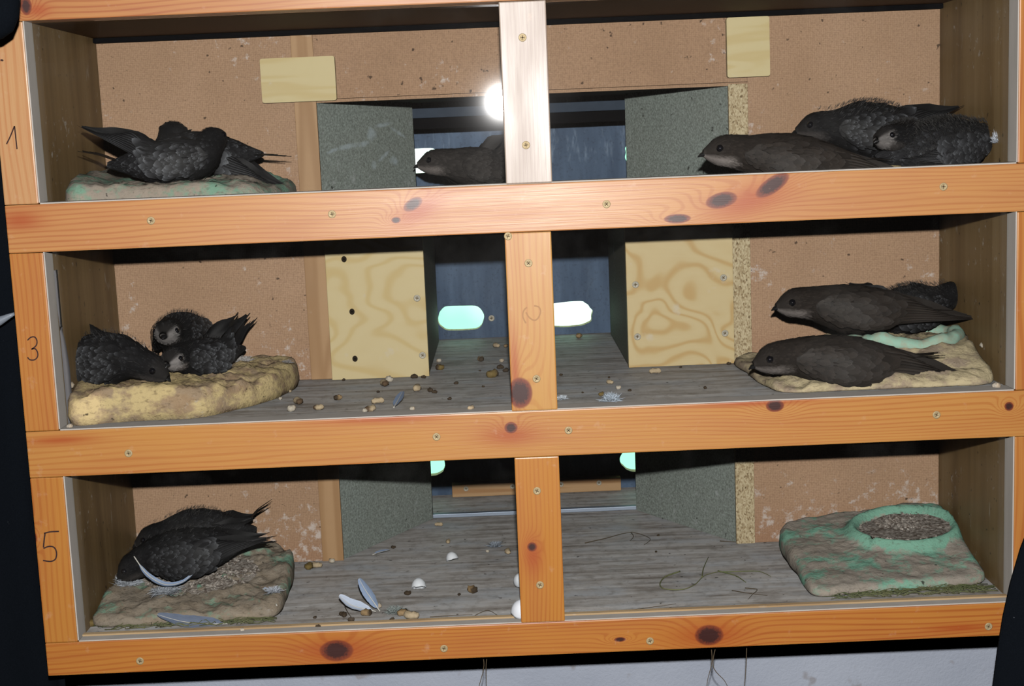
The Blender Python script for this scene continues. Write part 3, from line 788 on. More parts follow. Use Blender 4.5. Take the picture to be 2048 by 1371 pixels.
# grey crumbly lining in the empty nest
N = NT('nest_crumbs'); a_ = N.noise(N.pos(), 420, 3, .7); b_ = N.voro(N.pos(), 380, 'Color')
M_crumb = N.bsdf(N.mix(N.sep(b_)[0], (.13, .10, .08), (.52, .47, .42)), .9, .1, normal=N.bump(a_, .8, .002))
def nest_lining(cx, cy, rx, ry, zf, parent, dz, seed, n=900):
    bm = bmesh.new(); r_ = random.Random(seed)
    for k in range(n):
        t = r_.uniform(0, 2*PI); q = math.sqrt(r_.random())
        x, y = cx+rx*q*math.cos(t), cy+ry*q*math.sin(t); z = zf(x, y)+dz+.004*(1-q*q)
        a = r_.uniform(0, PI); L = r_.uniform(.001, .0028); w = L*r_.uniform(.3, .8); tl = r_.uniform(-.5, .5)
        c, s = math.cos(a), math.sin(a)
        top_ = bm.verts.new((x, y, z+w*.8))
        q4 = [bm.verts.new((x+c*L*i-s*w*j, y+s*L*i+c*w*j, z+tl*L*i-.0005)) for i, j in ((-1, -1), (1, -1), (1, 1), (-1, 1))]
        for i in range(4): bm.faces.new((q4[i], q4[(i+1) % 4], top_))
    # bed
    cv = bm.verts.new((cx, cy, zf(cx, cy)+dz+.003)); rg = [bm.verts.new((cx+rx*math.cos(2*PI*i/40), cy+ry*math.sin(2*PI*i/40), zf(cx+rx*math.cos(2*PI*i/40), cy+ry*math.sin(2*PI*i/40))+dz-.001)) for i in range(40)]
    for i in range(40): bm.faces.new((cv, rg[i], rg[(i+1) % 40]))
    o = bm_obj('nest_lining', bm, M_crumb, parent); o['label'] = 'grey crumbly nest lining'; o['kind'] = 'stuff'
nest_lining(.412, .166, .050, .041, PADS['3R'], p6, .004, 5)
nest_lining(-.375, .135, .062, .05, PADS['3L'], p5, .001, 8, 700)

# ------------------------------------------------------------------ birds
def plumage_mat(name, rough=.62, spec=.3):
    N = NT(name); c = N.attr('plumage')['Color']
    n = N.noise(N.obj(), 700, 2, .6)
    c = N.mix(N.math('MULTIPLY', n, .35), c, (.006, .006, .007))
    return N.bsdf(c, rough, spec, normal=N.bump(n, .2, .0005))
M_plume = plumage_mat('plumage', .8, .12); M_wing = plumage_mat('flight_feathers', .6, .2)
M_eye = plain('bird_eye', (.004, .004, .006), .08, .7)
M_bill = plain('bird_bill', (.007, .007, .008), .4, .4)
M_down = plumage_mat('down', .9, .05)
ST = np.array([  # x, zc, half width, half height
 (.0735, .0268, .0028, .0022), (.0705, .0276, .0074, .0062), (.0655, .0290, .0116, .0104), (.0580, .0304, .0150, .0143), (.0480, .0308, .0162, .0158),
 (.0370, .0298, .0170, .0168), (.0250, .0278, .0200, .0194), (.0100, .0258, .0245, .0228), (-.0080, .0248, .0268, .0245), (-.0260, .0252, .0248, .0222),
 (-.0430, .0262, .0195, .0168), (-.0570, .0272, .0130, .0108), (-.0690, .0278, .0078, .0058), (-.0780, .0280, .0035, .0024)])
_xs = np.linspace(ST[0, 0], ST[-1, 0], 90)
def _sm(a):
    k = np.array([1, 2, 3, 2, 1])/9.0; b = np.concatenate([[a[0]]*2, a, [a[-1]]*2]); return np.convolve(b, k, 'valid')
_zc, _w, _h = [_sm(np.interp(-_xs, -ST[:, 0], ST[:, j])) for j in (1, 2, 3)]
def bval(x):
    return (np.interp(-x, -_xs, _zc), np.interp(-x, -_xs, _w), np.interp(-x, -_xs, _h))

def make_bird(label, loc, heading, sc=.95, pitch=0, roll=0, head_yaw=0, head_pitch=0, wing_tip=-.130, wing_lift=0, tail_lift=0, tip_dz=0.0,
              fringe=0.0, fluff=0, pale_face=0.0, throat=.5, base=(.024, .020, .018), seed=1, wing_out=0.0, cat='bird', name='swift', group=None, wing_len=1.0, plump=1.0):
    R = random.Random(seed); base = np.array(base)
    root = empty(name, loc, label, cat, group)
    root.rotation_euler = (math.radians(roll), -math.radians(pitch), math.radians(heading)); root.scale = (sc,)*3
    hy, hp = math.radians(head_yaw), math.radians(head_pitch)
    piv = np.array([.026, 0, .026])
    def bend(p):
        x, y, z = p
        t = smooth(.012, .046, x)
        if t > 0 and (hy or hp):
            d = np.array([x, y, z])-piv; a = hp*t
            d = np.array([d[0]*math.cos(a)-d[2]*math.sin(a), d[1], d[0]*math.sin(a)+d[2]*math.cos(a)])
            a = hy*t
            d = np.array([d[0]*math.cos(a)-d[1]*math.sin(a), d[0]*math.sin(a)+d[1]*math.cos(a), d[2]])
            return piv+d
        return np.array([x, y, z])
    def lift(p, ang, px):
        x, y, z = p
        if not ang or x > px: return np.array([x, y, z])
        a = math.radians(ang)*smooth(px, px-.05, x)
        return np.array([px+(x-px)*math.cos(a), y, z-(x-px)*math.sin(a)])
    def surf(x, th, off=0.0):
        zc, w, h = bval(x); pl = 1 + (plump-1)*smooth(.04, .01, x)*smooth(-.075, -.05, x)
        return np.array([x, (w*pl+off)*math.cos(th), zc + (pl-1)*h*.6 + (h*pl+off)*math.sin(th)])
    def colr(p0, k=1.0):
        """own plumage colour at an (unbent) body point"""
        x, y, z = p0; c = base*k
        zc, w, h = bval(x)
        rel = (z-zc)/max(h, 1e-4)
        if throat:
            t = throat*smooth(.036, .054, x)*smooth(-.25, -.62, rel)
            c = c*(1-t) + np.array([.34, .30, .28])*t
        if pale_face:
            t = pale_face*smooth(.054, .064, x)*smooth(.75, .35, rel)*(.6+.4*R.random())
            c = c*(1-t) + np.array([.46, .43, .42])*t
        t = .22*smooth(.05, .066, x); c = c*(1-t) + np.array([.075, .066, .06])*t
        return c
    # body: one continuous surface
    verts, faces, cols = [], [], []
    XS = np.linspace(.0733, -.0778, 54); SG = 28
    for x in XS:
        for k in range(SG):
            p = surf(x, 2*PI*k/SG); cols.append(colr(p, .8)); verts.append(bend(p))
    for i in range(len(XS)-1):
        for k in range(SG): faces.append((i*SG+k, i*SG+(k+1) % SG, (i+1)*SG+(k+1) % SG, (i+1)*SG+k))
    faces.append(tuple(range(SG))); faces.append(tuple((len(XS)-1)*SG+k for k in range(SG))[::-1])
    def build(nm, V, F, C, mt, smooth_=True, parent=root):
        me = bpy.data.meshes.new(nm); me.from_pydata([tuple(v) for v in V], [], F); me.update()
        a = me.color_attributes.new('plumage', 'FLOAT_COLOR', 'POINT')
        a.data.foreach_set('color', np.concatenate([np.array(C), np.ones((len(C), 1))], 1).astype(np.float32).ravel())
        if smooth_: me.polygons.foreach_set('use_smooth', [True]*len(me.polygons))
        return link(nm, me, mt, parent)
    body = build('body', verts, faces, cols, M_plume)
    PALEF = np.array([.40, .42, .46])
    # contour feathers
    V, F, C = [], [], []
    def feather(P, Tn, Nn, L, W, c, fr, up_=.07):
        S = np.cross(Nn, Tn); b0 = len(V)
        for (t, w, lf) in ((0, .35, 0), (.5, 1, up_*.7), (.84, .75, up_), (1.0, .0, up_)):
            cc_ = c*(.8+.3*t); f_ = fr*(1 if t > .9 else (.35 if t > .8 else 0))
            cc_ = cc_*(1-f_) + PALEF*f_
            ctr = P + Tn*L*t + Nn*(L*lf + .0004)
            if w:
                V.append(ctr+S*W*w-Nn*W*.12); V.append(ctr-S*W*w-Nn*W*.12); C.append(cc_); C.append(cc_)
            else: V.append(ctr); C.append(cc_)
        F.extend([(b0, b0+1, b0+3, b0+2), (b0+2, b0+3, b0+5, b0+4), (b0+4, b0+5, b0+6)])
    for q in range(1900):
        x = R.uniform(-.068, .067); th = R.uniform(0, 2*PI)
        p0 = surf(x, th); d = 6e-4
        p1_ = bend(p0); Tn = bend(surf(x-d, th))-p1_; Tn /= np.linalg.norm(Tn)+1e-9
        S_ = bend(surf(x, th+.05))-p1_; Nn = np.cross(S_, Tn); Nn /= np.linalg.norm(Nn)+1e-9
        if np.dot(Nn, p1_-bend(np.array([x, 0, bval(x)[0]]))) < 0: Nn = -Nn
        hd = smooth(.050, .020, x); L = .0040 + .0085*hd*R.uniform(.8, 1.2)
        k = R.uniform(.75, 1.25)
        feather(p1_, Tn, Nn, L, L*R.uniform(.20, .27), colr(p0, k), fringe*R.random()*(.25+.5*hd)*(1 if R.random() < .3 else .1))
    o = build('contour_feathers', V, F, C, M_plume); o['kind'] = 'stuff'
    # wings
    wt = wing_tip; x0w = .034
    UU = [0, .06, .14, .25, .4, .55, .7, .85, 1]
    LO = [.024, .015, .0095, .0075, .0085, .010, .012, .0135, .0150]
    HI = [.031, .0385, .0425, .0445, .0435, .0395, .0330, .0250, .0160]
    def wing_pt(u, v, off, sg):
        """u 0 shoulder .. 1 tip, v 0 lower leading edge .. 1 upper trailing edge"""
        x = x0w + (wt-x0w)*u
        lo, hi = np.interp(u, UU, LO), np.interp(u, UU, HI)
        if wing_len != 1: lo = .026 + (lo-.026)*wing_len; hi = .026+(hi-.026)*wing_len
        z = lo + (hi-lo)*v
        zc, w, h = bval(max(x, -.070))
        w2 = max(w*1.05*(1+(plump-1)*.8)+.0012, .0155 - .010*u); h2 = max(h*1.06, .017)*(1+(plump-1)*.7)
        rel = (z-zc)/(h2*1.06)
        y = w2*math.sqrt(max(.10, 1-rel*rel)) + off + .004*smooth(.45, 0, v)*smooth(0, .2, u) + wing_out*u*u
        z += tip_dz*u**1.6
        return lift(np.array([x, y*sg, z]), wing_lift, -.005)
    for sg in (1, -1):
        V, F, C = [], [], []
        nb = 10; MM = 24
        for i in range(nb):
            ue = 1 - .40*(i/(nb-1))**1.2; us = .13
            va, vb_ = i/nb, (i+1.4)/nb
            kk = R.uniform(.75, 1.3); b0 = len(V)
            for j in range(MM+1):
                u = us + (ue-us)*j/MM; tp = 1 if j < MM*.72 else max(.03, 1-((j-MM*.72)/(MM*.28))**1.5)
                wd = (vb_-va)*tp
                ends = ((va, .0026, 0), (va+wd*.18, .0030, 1), (va+wd*.55, .0018, 2), (va+wd, .0004, 3))
                for vv, of, a_i in ends:
                    V.append(wing_pt(u, min(vv, 1.05), of, sg))
                    e = (fringe*.45 + .05) if a_i == 0 else 0
                    cc_ = base*kk*(1.0, 1.25, 1.0, .55)[a_i]; C.append(cc_*(1-e)+PALEF*e)
            for j in range(MM):
                for a_i in (0, 1, 2):
                    q = b0+4*j+a_i; F.append((q, q+1, q+5, q+4))
        # inner lining of the wing so that it has a body of its own
        b0 = len(V)
        for j in range(17):
            for k in range(7):
                V.append(wing_pt(j/16*.97, k/6*(1 if j < 12 else 1-.10*(j-12)), .0001, sg)); C.append(base*.7)
        for j in range(16):
            for k in range(6):
                q = b0+7*j+k; F.append((q, q+1, q+8, q+7))
        # coverts, from the primaries forward
        for row, (u0, u1, cnt, L) in enumerate(((.30, .44, 30, .022), (.20, .32, 34, .017), (.10, .22, 50, .012), (.0, .12, 60, .008))):
            for q in range(cnt):
                u = u0 + (u1-u0)*R.random(); v = (q+R.random())/cnt
                of = .0026+.0005*row
                P0 = wing_pt(u, v, of, sg); P1 = wing_pt(u+.02, v, of, sg); P2 = wing_pt(u, v+.05, of, sg)
                Tn = P1-P0; Tn /= np.linalg.norm(Tn)+1e-9; S_ = P2-P0; Nn = np.cross(S_, Tn); Nn /= np.linalg.norm(Nn)+1e-9
                if Nn[1]*sg < 0: Nn = -Nn
                feather(P0, Tn, Nn, L*R.uniform(.85, 1.1), L*.22, base*R.uniform(.75, 1.4), (fringe*.9+.04)*R.random(), .04)
        build('wing', V, F, C, M_wing)
    # tail
    V, F, C = [], [], []
    for i in range(10):
        s = (i-4.5)/4.5; L = .032 + .018*abs(s)**1.3; a = s*.13
        b0 = len(V); kk = R.uniform(.7, 1.2)
        for j in range(9):
            t = j/8; w = .0034*(1-.2*t)*(1 if t < .7 else max(.05, 1-((t-.7)/.3)**1.5))
            for d in (-1, 0, 1):
                x = -.060-L*t*math.cos(a); y = s*.005 + L*t*math.sin(a) + d*w
                z = .0290 - .0015*abs(s) - .0006*abs(d) + .0004*(i % 2)
                V.append(lift(np.array([x, y, z]), tail_lift, -.040)); C.append(base*kk*(.8 if d else 1.1))
        for j in range(8):
            for d in (0, 1):
                q = b0+3*j+d; F.append((q, q+1, q+4, q+3))
    build('tail', V, F, C, M_wing)
    # eyes
    for sg in (1, -1):
        bm = bmesh.new(); bmesh.ops.create_uvsphere(bm, u_segments=16, v_segments=10, radius=.0038)
        c = bend(np.array([.0595, .0126*sg, .0325]))
        bmesh.ops.translate(bm, vec=Vector(c), verts=bm.verts)
        me = bpy.data.meshes.new('eye'); bm.to_mesh(me); bm.free()
        me.polygons.foreach_set('use_smooth', [True]*len(me.polygons)); link('eye', me, M_eye, root)
    # bill: short, broad at the gape, hooked
    V, F = [], []; sec = [(.0680, .0070, .0032, .0262), (.0725, .0048, .0028, .0260), (.0756, .0024, .0020, .0250), (.0778, .0006, .0007, .0232)]
    for x, w, h, z in sec:
        for k in range(10):
            t = 2*PI*k/10; V.append(bend(np.array([x, w*math.cos(t), z+h*math.sin(t)])))
    for i in range(3):
        for k in range(10): F.append((i*10+k, i*10+(k+1) % 10, (i+1)*10+(k+1) % 10, (i+1)*10+k))
    F.append(tuple(range(30, 40)))
    me = bpy.data.meshes.new('bill'); me.from_pydata([tuple(v) for v in V], [], F); me.update()
    me.polygons.foreach_set('use_smooth', [True]*len(me.polygons)); link('bill', me, M_bill, root)
    # nestling down
    if fluff:
        V, F, C = [], [], []
        for q in range(int(fluff*2.2)):
            x = R.triangular(-.06, .055, -.01); th = R.uniform(-.5, PI+.5)
            p0 = surf(x, th, .003); p1_ = bend(p0); n = p0-np.array([x, 0, bval(x)[0]]); n /= np.linalg.norm(n)+1e-9
            d = n*R.uniform(.3, .9) + np.array([-R.uniform(.2, 1.1), R.uniform(-.5, .5), R.uniform(-.2, .5)]); d /= np.linalg.norm(d)
            L = R.uniform(.0025, .0062); s = np.cross(d, np.array([R.uniform(-1, 1), R.uniform(-1, 1), R.uniform(-1, 1)])); s /= np.linalg.norm(s)+1e-9
            b0 = len(V); w = .00018
            mid = p1_ + d*L*.55 + n*.001
            V += [p1_+s*w, p1_-s*w, mid+s*w*.8, mid-s*w*.8, p1_+d*L]; g = R.uniform(.02, .085)
            C += [np.array([g, g*.96, g*.94])]*5; F += [(b0, b0+1, b0+3, b0+2), (b0+2, b0+3, b0+4)]
        o = build('down', V, F, C, M_down, False); o['kind'] = 'stuff'; o['label'] = 'grey nestling down'
    return root

def bx(u, v, Y): return atY(u, v, Y)[0]
def seat(u, v, Y, heading, sc, pad=None, z=None, dz=0.0, dh=.050):
    """belly point of a bird whose head is seen at pixel (u, v) at depth Y"""
    a = math.radians(heading); x = bx(u, v, Y) - math.cos(a)*dh*sc; y = Y - math.sin(a)*dh*sc
    return (x, y, (PADS[pad](x, y) if pad else z) + dz)
AD = dict(cat='bird', name='swift', group='adult swifts')
CH = dict(cat='chick', name='swift_chick', group='swift chicks', fringe=.40, base=(.0115, .0115, .0125), throat=.2)
BR = (.028, .022, .018)
# top shelf, left nest
make_bird('dark chick on the green pad with raised wing tips pointing into the left corner', seat(452, 300, .085, 4, .92, '1L', dz=-.005), 4, .92, 3, 0, 60, 34, -.120, 31, 16, seed=11, **dict(CH, fringe=.45))
make_bird('chick behind it with round black head up and wing tips pointing right', seat(298, 285, .160, 172, .95, '1L', dz=.000), 172, .95, 5, 0, -72, 36, -.112, -12, 0, seed=12, **dict(CH, fringe=.5))
# tunnel of the top shelf
make_bird('grey adult swift in the top tunnel looking out towards the left hole', seat(880, 330, .330, 224, 1.0, z=ZF), 224, 1.0, 4, 0, -38, 0, -.095, 40, 10, seed=13, throat=.75, base=(.048, .043, .040), **AD)
# top shelf, right nest
make_bird('brown adult swift with pale throat crouched on the top shelf right of the tunnel', seat(1447, 292, .066, 178, 1.04, z=ZF, dz=.001), 178, 1.04, 4, 0, 6, 2, -.165, 0, 0, -.016, seed=14, throat=.95, base=BR, wing_len=.92, **AD)
make_bird('ruffled chick facing left behind the brown adult on the top shelf', seat(1632, 282, .150, 184, 1.0, '1R', dz=.0075), 184, 1.0, 5, 0, -8, -4, -.112, 24, 26, seed=15, fluff=800, plump=1.2, **CH)
make_bird('fluffy chick with a pale grey face in the middle of the top right brood', seat(1800, 287, .066, 246, .84, '1R', dz=-.003), 246, .84, 5, 0, -34, 0, -.090, 16, 14, seed=16, fluff=1100, pale_face=.55, plump=1.1, **CH)
make_bird('fluffy grey chick at the right end of the top shelf beside the stile', seat(2012, 285, .100, 6, 1.02, z=ZF, dz=.003, dh=.058), 6, 1.02, 6, 0, 0, -2, -.060, 8, 0, seed=17, fluff=2400, pale_face=.9, plump=1.16, wing_len=.75, **dict(CH, base=(.020, .020, .022)))
# middle shelf, left nest
make_bird('black chick hunched at the left edge of the yellow pad, its tail against the wall', seat(292, 735, .072, -30, .96, '2L', dz=-.002), -30, .96, -3, 0, 14, -18, -.108, 30, 30, seed=21, fluff=300, plump=1.16, **CH)
make_bird('chick looking out from the top of the heap on the yellow pad', seat(330, 684, .135, -98, .88, '2L', dz=.008), -98, .88, 5, 0, 8, 2, -.090, 6, 0, seed=22, pale_face=.75, fluff=450, plump=1.1, **CH)
make_bird('chick with a white throat at the bottom of the heap on the yellow pad', seat(335, 724, .096, -128, .82, '2L', dz=-.006), -128, .82, 1, 0, 26, 0, -.104, 38, 36, seed=23, pale_face=.8, fluff=200, **dict(CH, throat=.95))
# middle shelf, right nest
make_bird('brown adult swift lying in front on the middle shelf with long folded wings', seat(1552, 727, .062, 179, 1.05, z=Z2, dz=.001), 179, 1.07, 2, 0, 6, -6, -.158, 0, 3, -.012, seed=24, throat=.75, base=BR, **AD)
make_bird('brown adult swift sitting on the green ring behind on the middle shelf', seat(1590, 640, .140, 180, 1.04, '2R', dz=.012), 180, 1.04, 4, 0, 6, -2, -.140, 2, 0, .000, seed=25, throat=.8, base=BR, **AD)
make_bird('downy chick half hidden under the wing of the sitting adult', (bx(1835, 640, .185), .185, PADS['2R'](.42, .185)), 8, .94, 8, 0, 8, 8, -.096, 40, 38, seed=26, fluff=1000, plump=1.16, **CH)
# bottom shelf, left nest
make_bird('black chick bowing its head at the left wall on the bottom shelf', seat(268, 1088, .112, 190, .97, '3L', dz=.000), 190, .97, -4, 0, -6, -22, -.104, 10, 0, seed=31, fluff=200, plump=1.12, **dict(CH, fringe=.30))
make_bird('chick behind the bowing one with its tail sticking up on the bottom shelf', (bx(388, 1070, .19), .187, PADS['3L'](-.40, .187)+.002), 186, .90, 0, 0, 0, -10, -.086, 22, 30, seed=32, fluff=500, plump=1.2, **dict(CH, fringe=.18))

# ------------------------------------------------------------------ litter
N = NT('dropping'); c_ = N.attr('plumage')['Color']; n_ = N.noise(N.obj(), 420, 3, .6)
M_drop = N.bsdf(N.mix(N.math('MULTIPLY', n_, .5), c_, (.16, .11, .06)), .75, .25, normal=N.bump(n_, .5, .001))
def lump_mesh(name, L, Rr, ca, cb, seed, bend_=0.0):
    n, sg = 12, 12; V, F, C = [], [], []
    for i in range(n):
        t = i/(n-1); a = PI*(t-.5); x = L/2*math.sin(a); r = Rr*math.cos(a)**.55 if 0 < i < n-1 else Rr*.06
        for k in range(sg):
            th = 2*PI*k/sg; q = 1+.45*mnoise.noise(Vector((x*420, math.cos(th)*1.6+seed, math.sin(th)*1.6)))
            V.append((x, r*q*math.cos(th)+bend_*x*x/L*2, r*q*math.sin(th)*.85+Rr*.75))
            f = smooth(.58, .72, t + .12*mnoise.noise(Vector((th, t*4, seed))))
            C.append(np.array(ca)*(1-f)+np.array(cb)*f)
    for i in range(n-1):
        for k in range(sg): F.append((i*sg+k, i*sg+(k+1) % sg, (i+1)*sg+(k+1) % sg, (i+1)*sg+k))
    F.append(tuple(range(sg))[::-1]); F.append(tuple((n-1)*sg+k for k in range(sg)))
    me = bpy.data.meshes.new(name); me.from_pydata(V, [], F); me.update()
    a = me.color_attributes.new('plumage', 'FLOAT_COLOR', 'POINT')
    a.data.foreach_set('color', np.concatenate([np.array(C), np.ones((len(C), 1))], 1).astype(np.float32).ravel())
    me.polygons.foreach_set('use_smooth', [True]*len(me.polygons)); me.materials.append(M_drop); return me
PALE, TAN, DK, OL = (.58, .46, .30), (.40, .27, .14), (.025, .017, .012), (.20, .14, .04)
LM = [lump_mesh('pellet_pale', .0135, .0038, PALE, PALE, 1, .2), lump_mesh('pellet_two_tone', .014, .0042, PALE, (.10, .06, .035), 2, -.2),
      lump_mesh('pellet_tan', .012, .0042, TAN, DK, 3), lump_mesh('pellet_dark', .008, .0028, DK, DK, 4, .4), lump_mesh('pellet_olive', .013, .005, OL, DK, 5), lump_mesh('pellet_white', .009, .0042, (.66, .6, .5), (.6, .5, .38), 6)]
rd_ = random.Random(77)
def pellet(u, v, z, kind, sc=1.0, rot=None, lab=None, grp=None, pad=None, Y=None):
    if pad: p = atY(u, v, Y); p = np.array([p[0], Y, PADS[pad](p[0], Y)-.0005])
    else: p = atZ(u, v+4, z)
    o = link('dropping', LM[kind], None)
    o.location = (p[0], p[1], p[2]+.0001 if not pad else p[2]); o.scale = (sc,)*3
    o.rotation_euler = (0, 0, rd_.uniform(0, 6.28) if rot is None else rot)
    tag(o, lab, 'dropping', grp)
mid = 'droppings on the middle shelf'; dark_mid = 'small black dropping lying on the middle shelf floor'
for (u, v, k, s, lab) in (
  (770, 767, 1, 1, 'two-toned dropping under the right edge of the left plywood board'), (779, 759, 5, 1.0, 'round white dropping touching the two-toned one below the plywood board'),
  (835, 777, 0, 1.15, 'long pale dropping in front of the right corner of the left plywood board'), (598, 803, 1, 1.0, 'two-toned dropping just off the right end of the yellow pad'),
  (583, 818, 5, .95, 'white-ended dropping nearest the front off the yellow pad'), (637, 815, 1, .8, 'half pale dropping between the yellow pad and the blue feather'),
  (755, 802, 0, 1, 'pale dropping left of the blue feather, the rear one of three'), (742, 818, 1, .9, 'two-toned dropping left of the blue feather, the front one of three'),
  (730, 820, 5, .6, 'small whitish dropping left of the blue feather, outermost of three'), (676, 795, 2, .8, 'dull tan dropping halfway between yellow pad and blue feather'),
  (1310, 742, 0, 1.0, 'pale dropping in front of the right plywood board'), (1219, 763, 0, .7, 'flat pale dropping behind the blue tuft of down'), (1237, 774, 5, .6, 'small white dropping right behind the blue tuft of down'),
  (825, 816, 5, .6, 'small whitish dropping right of the blue feather'), (943, 815, 0, .7, 'pale dropping at the front edge left of the middle post'), (1003, 720, 5, .7, 'white dropping beside the post in the middle tunnel'),
  (878, 720, 5, .7, 'white dropping at the left side of the middle tunnel floor'), (992, 690, 0, .9, 'pale dropping farthest back left of the post in the middle tunnel'), (561, 795, 5, .45, 'tiny white dropping under the edge of the yellow pad'),
  (580, 780, 0, .5, 'small pale dropping behind the others off the yellow pad'), (985, 750, 4, 1.1, 'olive yellow dropping in the middle of the tunnel mouth'), (962, 718, 2, .9, 'round tan dropping behind the olive one in the middle tunnel'),
  (880, 735, 4, .8, 'olive dropping at the left side of the middle tunnel floor'), (1158, 671, 2, .9, 'brown dropping under the right entrance hole'), (1012, 690, 2, .6, 'brown dropping farthest back beside the post in the middle tunnel'), (1203, 787, 4, .5, 'small yellow dropping left of the blue tuft of down')):
    pellet(u, v, Z2, k, s, None, lab, mid)
for (u, v, s) in ((688, 757, .8), (828, 752, 1.4), (848, 752, 1.0), (756, 781, .7), (913, 764, .9), (966, 770, .6), (1122, 747, .7), (1218, 752, .6), (1410, 773, .8), (1457, 725, .9), (1362, 731, .6), (960, 738, .5), (1260, 778, .7), (1165, 782, .5), (1480, 723, .6), (900, 795, .8), (870, 782, 1.0), (860, 779, 1.3), (1000, 733, 1.4), (1013, 739, 1.3)):
    pellet(u, v, Z2, 3, s*.75, None, dark_mid, mid)
bot = 'droppings on the bottom shelf'; dark_bot = 'small black dropping lying on the bottom shelf floor'
for (u, v, k, s, lab) in (
  (822, 1232, 0, 1.25, 'long pale dropping right of the upright feathers on the bottom shelf'), (806, 1226, 2, 1, 'brown dropping touching the long pale one on the bottom shelf'), (945, 1180, 2, 1.1, 'round tan dropping midway between eggshell and bottom post'),
  (733, 1226, 2, 1, 'brown dropping under the curled feather'), (756, 1212, 5, .9, 'whitish dropping at the foot of the upright feather'), (633, 1130, 0, 1.0, 'pale dropping at the foot of the left batten on the bottom shelf'),
  (664, 1121, 5, .8, 'white dropping at the foot of the left batten on the bottom shelf'), (618, 1133, 4, .9, 'olive dropping between green pad and left batten'), (878, 1047, 0, .8, 'pale dropping just before the aluminium rail'), (896, 1081, 0, .7, 'small pale dropping behind the rearmost eggshell'),
  (1015, 1102, 0, .9, 'pale dropping beside the grey tuft at the bottom post'), (975, 1100, 5, .5, 'small white dropping left of the grey tuft at the bottom post'), (180, 1228, 5, .9, 'round white dropping in the left corner, the rear one'), (198, 1247, 5, .8, 'round white dropping in the left corner, the front one'),
  (183, 1247, 4, .9, 'dark olive dropping in the left front corner of the bottom shelf'), (485, 1258, 5, .5, 'small white dropping on the front edge before the left pad')):
    pellet(u, v, Z3, k, s, None, lab, bot)
for (u, v, s) in ((688, 1228, 1.5), (702, 1238, 1.2), (785, 1236, .9), (815, 1185, 1.3), (786, 1092, 1), (918, 1186, .7), (630, 1232, .7), (637, 1250, .9), (1312, 1100, .6), (1317, 1067, .6)):
    pellet(u, v, Z3, 3, s*.75, None, dark_bot, bot)
pellet(1968, 710, 0, 5, .95, None, 'pale yellow dropping on the right middle pad, the left of two', mid, '2R', .10)
pellet(1984, 720, 0, 5, .9, None, 'pale yellow dropping on the right middle pad, the right of two', mid, '2R', .095)
pellet(1993, 772, Z2, 5, .9, None, 'white dropping in the right front corner of the middle shelf', None)
pellet(132, 690, 0, 5, 1.0, None, 'pale dropping stuck on the grey sealing strip of the left stile', None, '2L', .045)
pellet(140, 852, Z2, 5, .7, None, 'white dropping in the left front corner of the middle shelf', None)

# eggshells
M_shell = NT('eggshell'); sn = M_shell.noise(M_shell.obj(), 300, 2, .5)
M_shell = M_shell.bsdf(M_shell.mix(sn, (.72, .76, .82), (.85, .87, .90)), .45, .35)
def shell(u, v, z, rot, tilt, sc, label, hidden=None):
    bm = bmesh.new(); n, sg = 9, 22; R_ = []
    for layer, rr in ((0, .0085), (1, .0081)):
        rg_ = []
        for i in range(n+1):
            t = i/n; a = t*(PI*.52)
            ring = []
            for k in range(sg):
                th = 2*PI*k/sg; aa = a*(1+.10*t*mnoise.noise(Vector((math.cos(th)*2.5, math.sin(th)*2.5, u*.1))))
                ring.append(bm.verts.new((rr*math.sin(aa)*math.cos(th), rr*math.sin(aa)*math.sin(th), rr*1.25*math.cos(aa))))
            rg_.append(ring)
        for i in range(n):
            for k in range(sg): f = bm.faces.new((rg_[i][k], rg_[i][(k+1) % sg], rg_[i+1][(k+1) % sg], rg_[i+1][k])); f.smooth = True
        R_.append(rg_)
    for k in range(sg): bm.faces.new((R_[0][n][k], R_[0][n][(k+1) % sg], R_[1][n][(k+1) % sg], R_[1][n][k]))
    bmesh.ops.rotate(bm, matrix=Matrix.Rotation(tilt, 3, 'X'), verts=bm.verts)
    bmesh.ops.scale(bm, vec=(sc,)*3, verts=bm.verts)
    zmin = min(q.co.z for q in bm.verts); bmesh.ops.translate(bm, vec=(0, 0, -zmin), verts=bm.verts)
    me = bpy.data.meshes.new('eggshell'); bm.to_mesh(me); bm.free(); me.materials.append(M_shell)
    o = link('eggshell', me, None); p = atZ(u, v, z); o.location = (p[0], p[1], z+.0002); o.rotation_euler = (0, 0, rot)
    tag(o, label, 'eggshell', 'broken eggshells')
shell(905, 1124, Z3, .6, -.45, .85, 'broken white eggshell farthest back on the bottom shelf')
shell(838, 1181, Z3, .1, -.5, .95, 'broken white eggshell beside the upright feathers on the bottom shelf')
shell(1043, 1172, Z3, -.5, .6, 1.0, 'white eggshell showing at the upper left edge of the bottom post')
shell(1044, 1232, Z3, .2, .3, 1.35, 'white eggshell showing at the lower left edge of the bottom post')

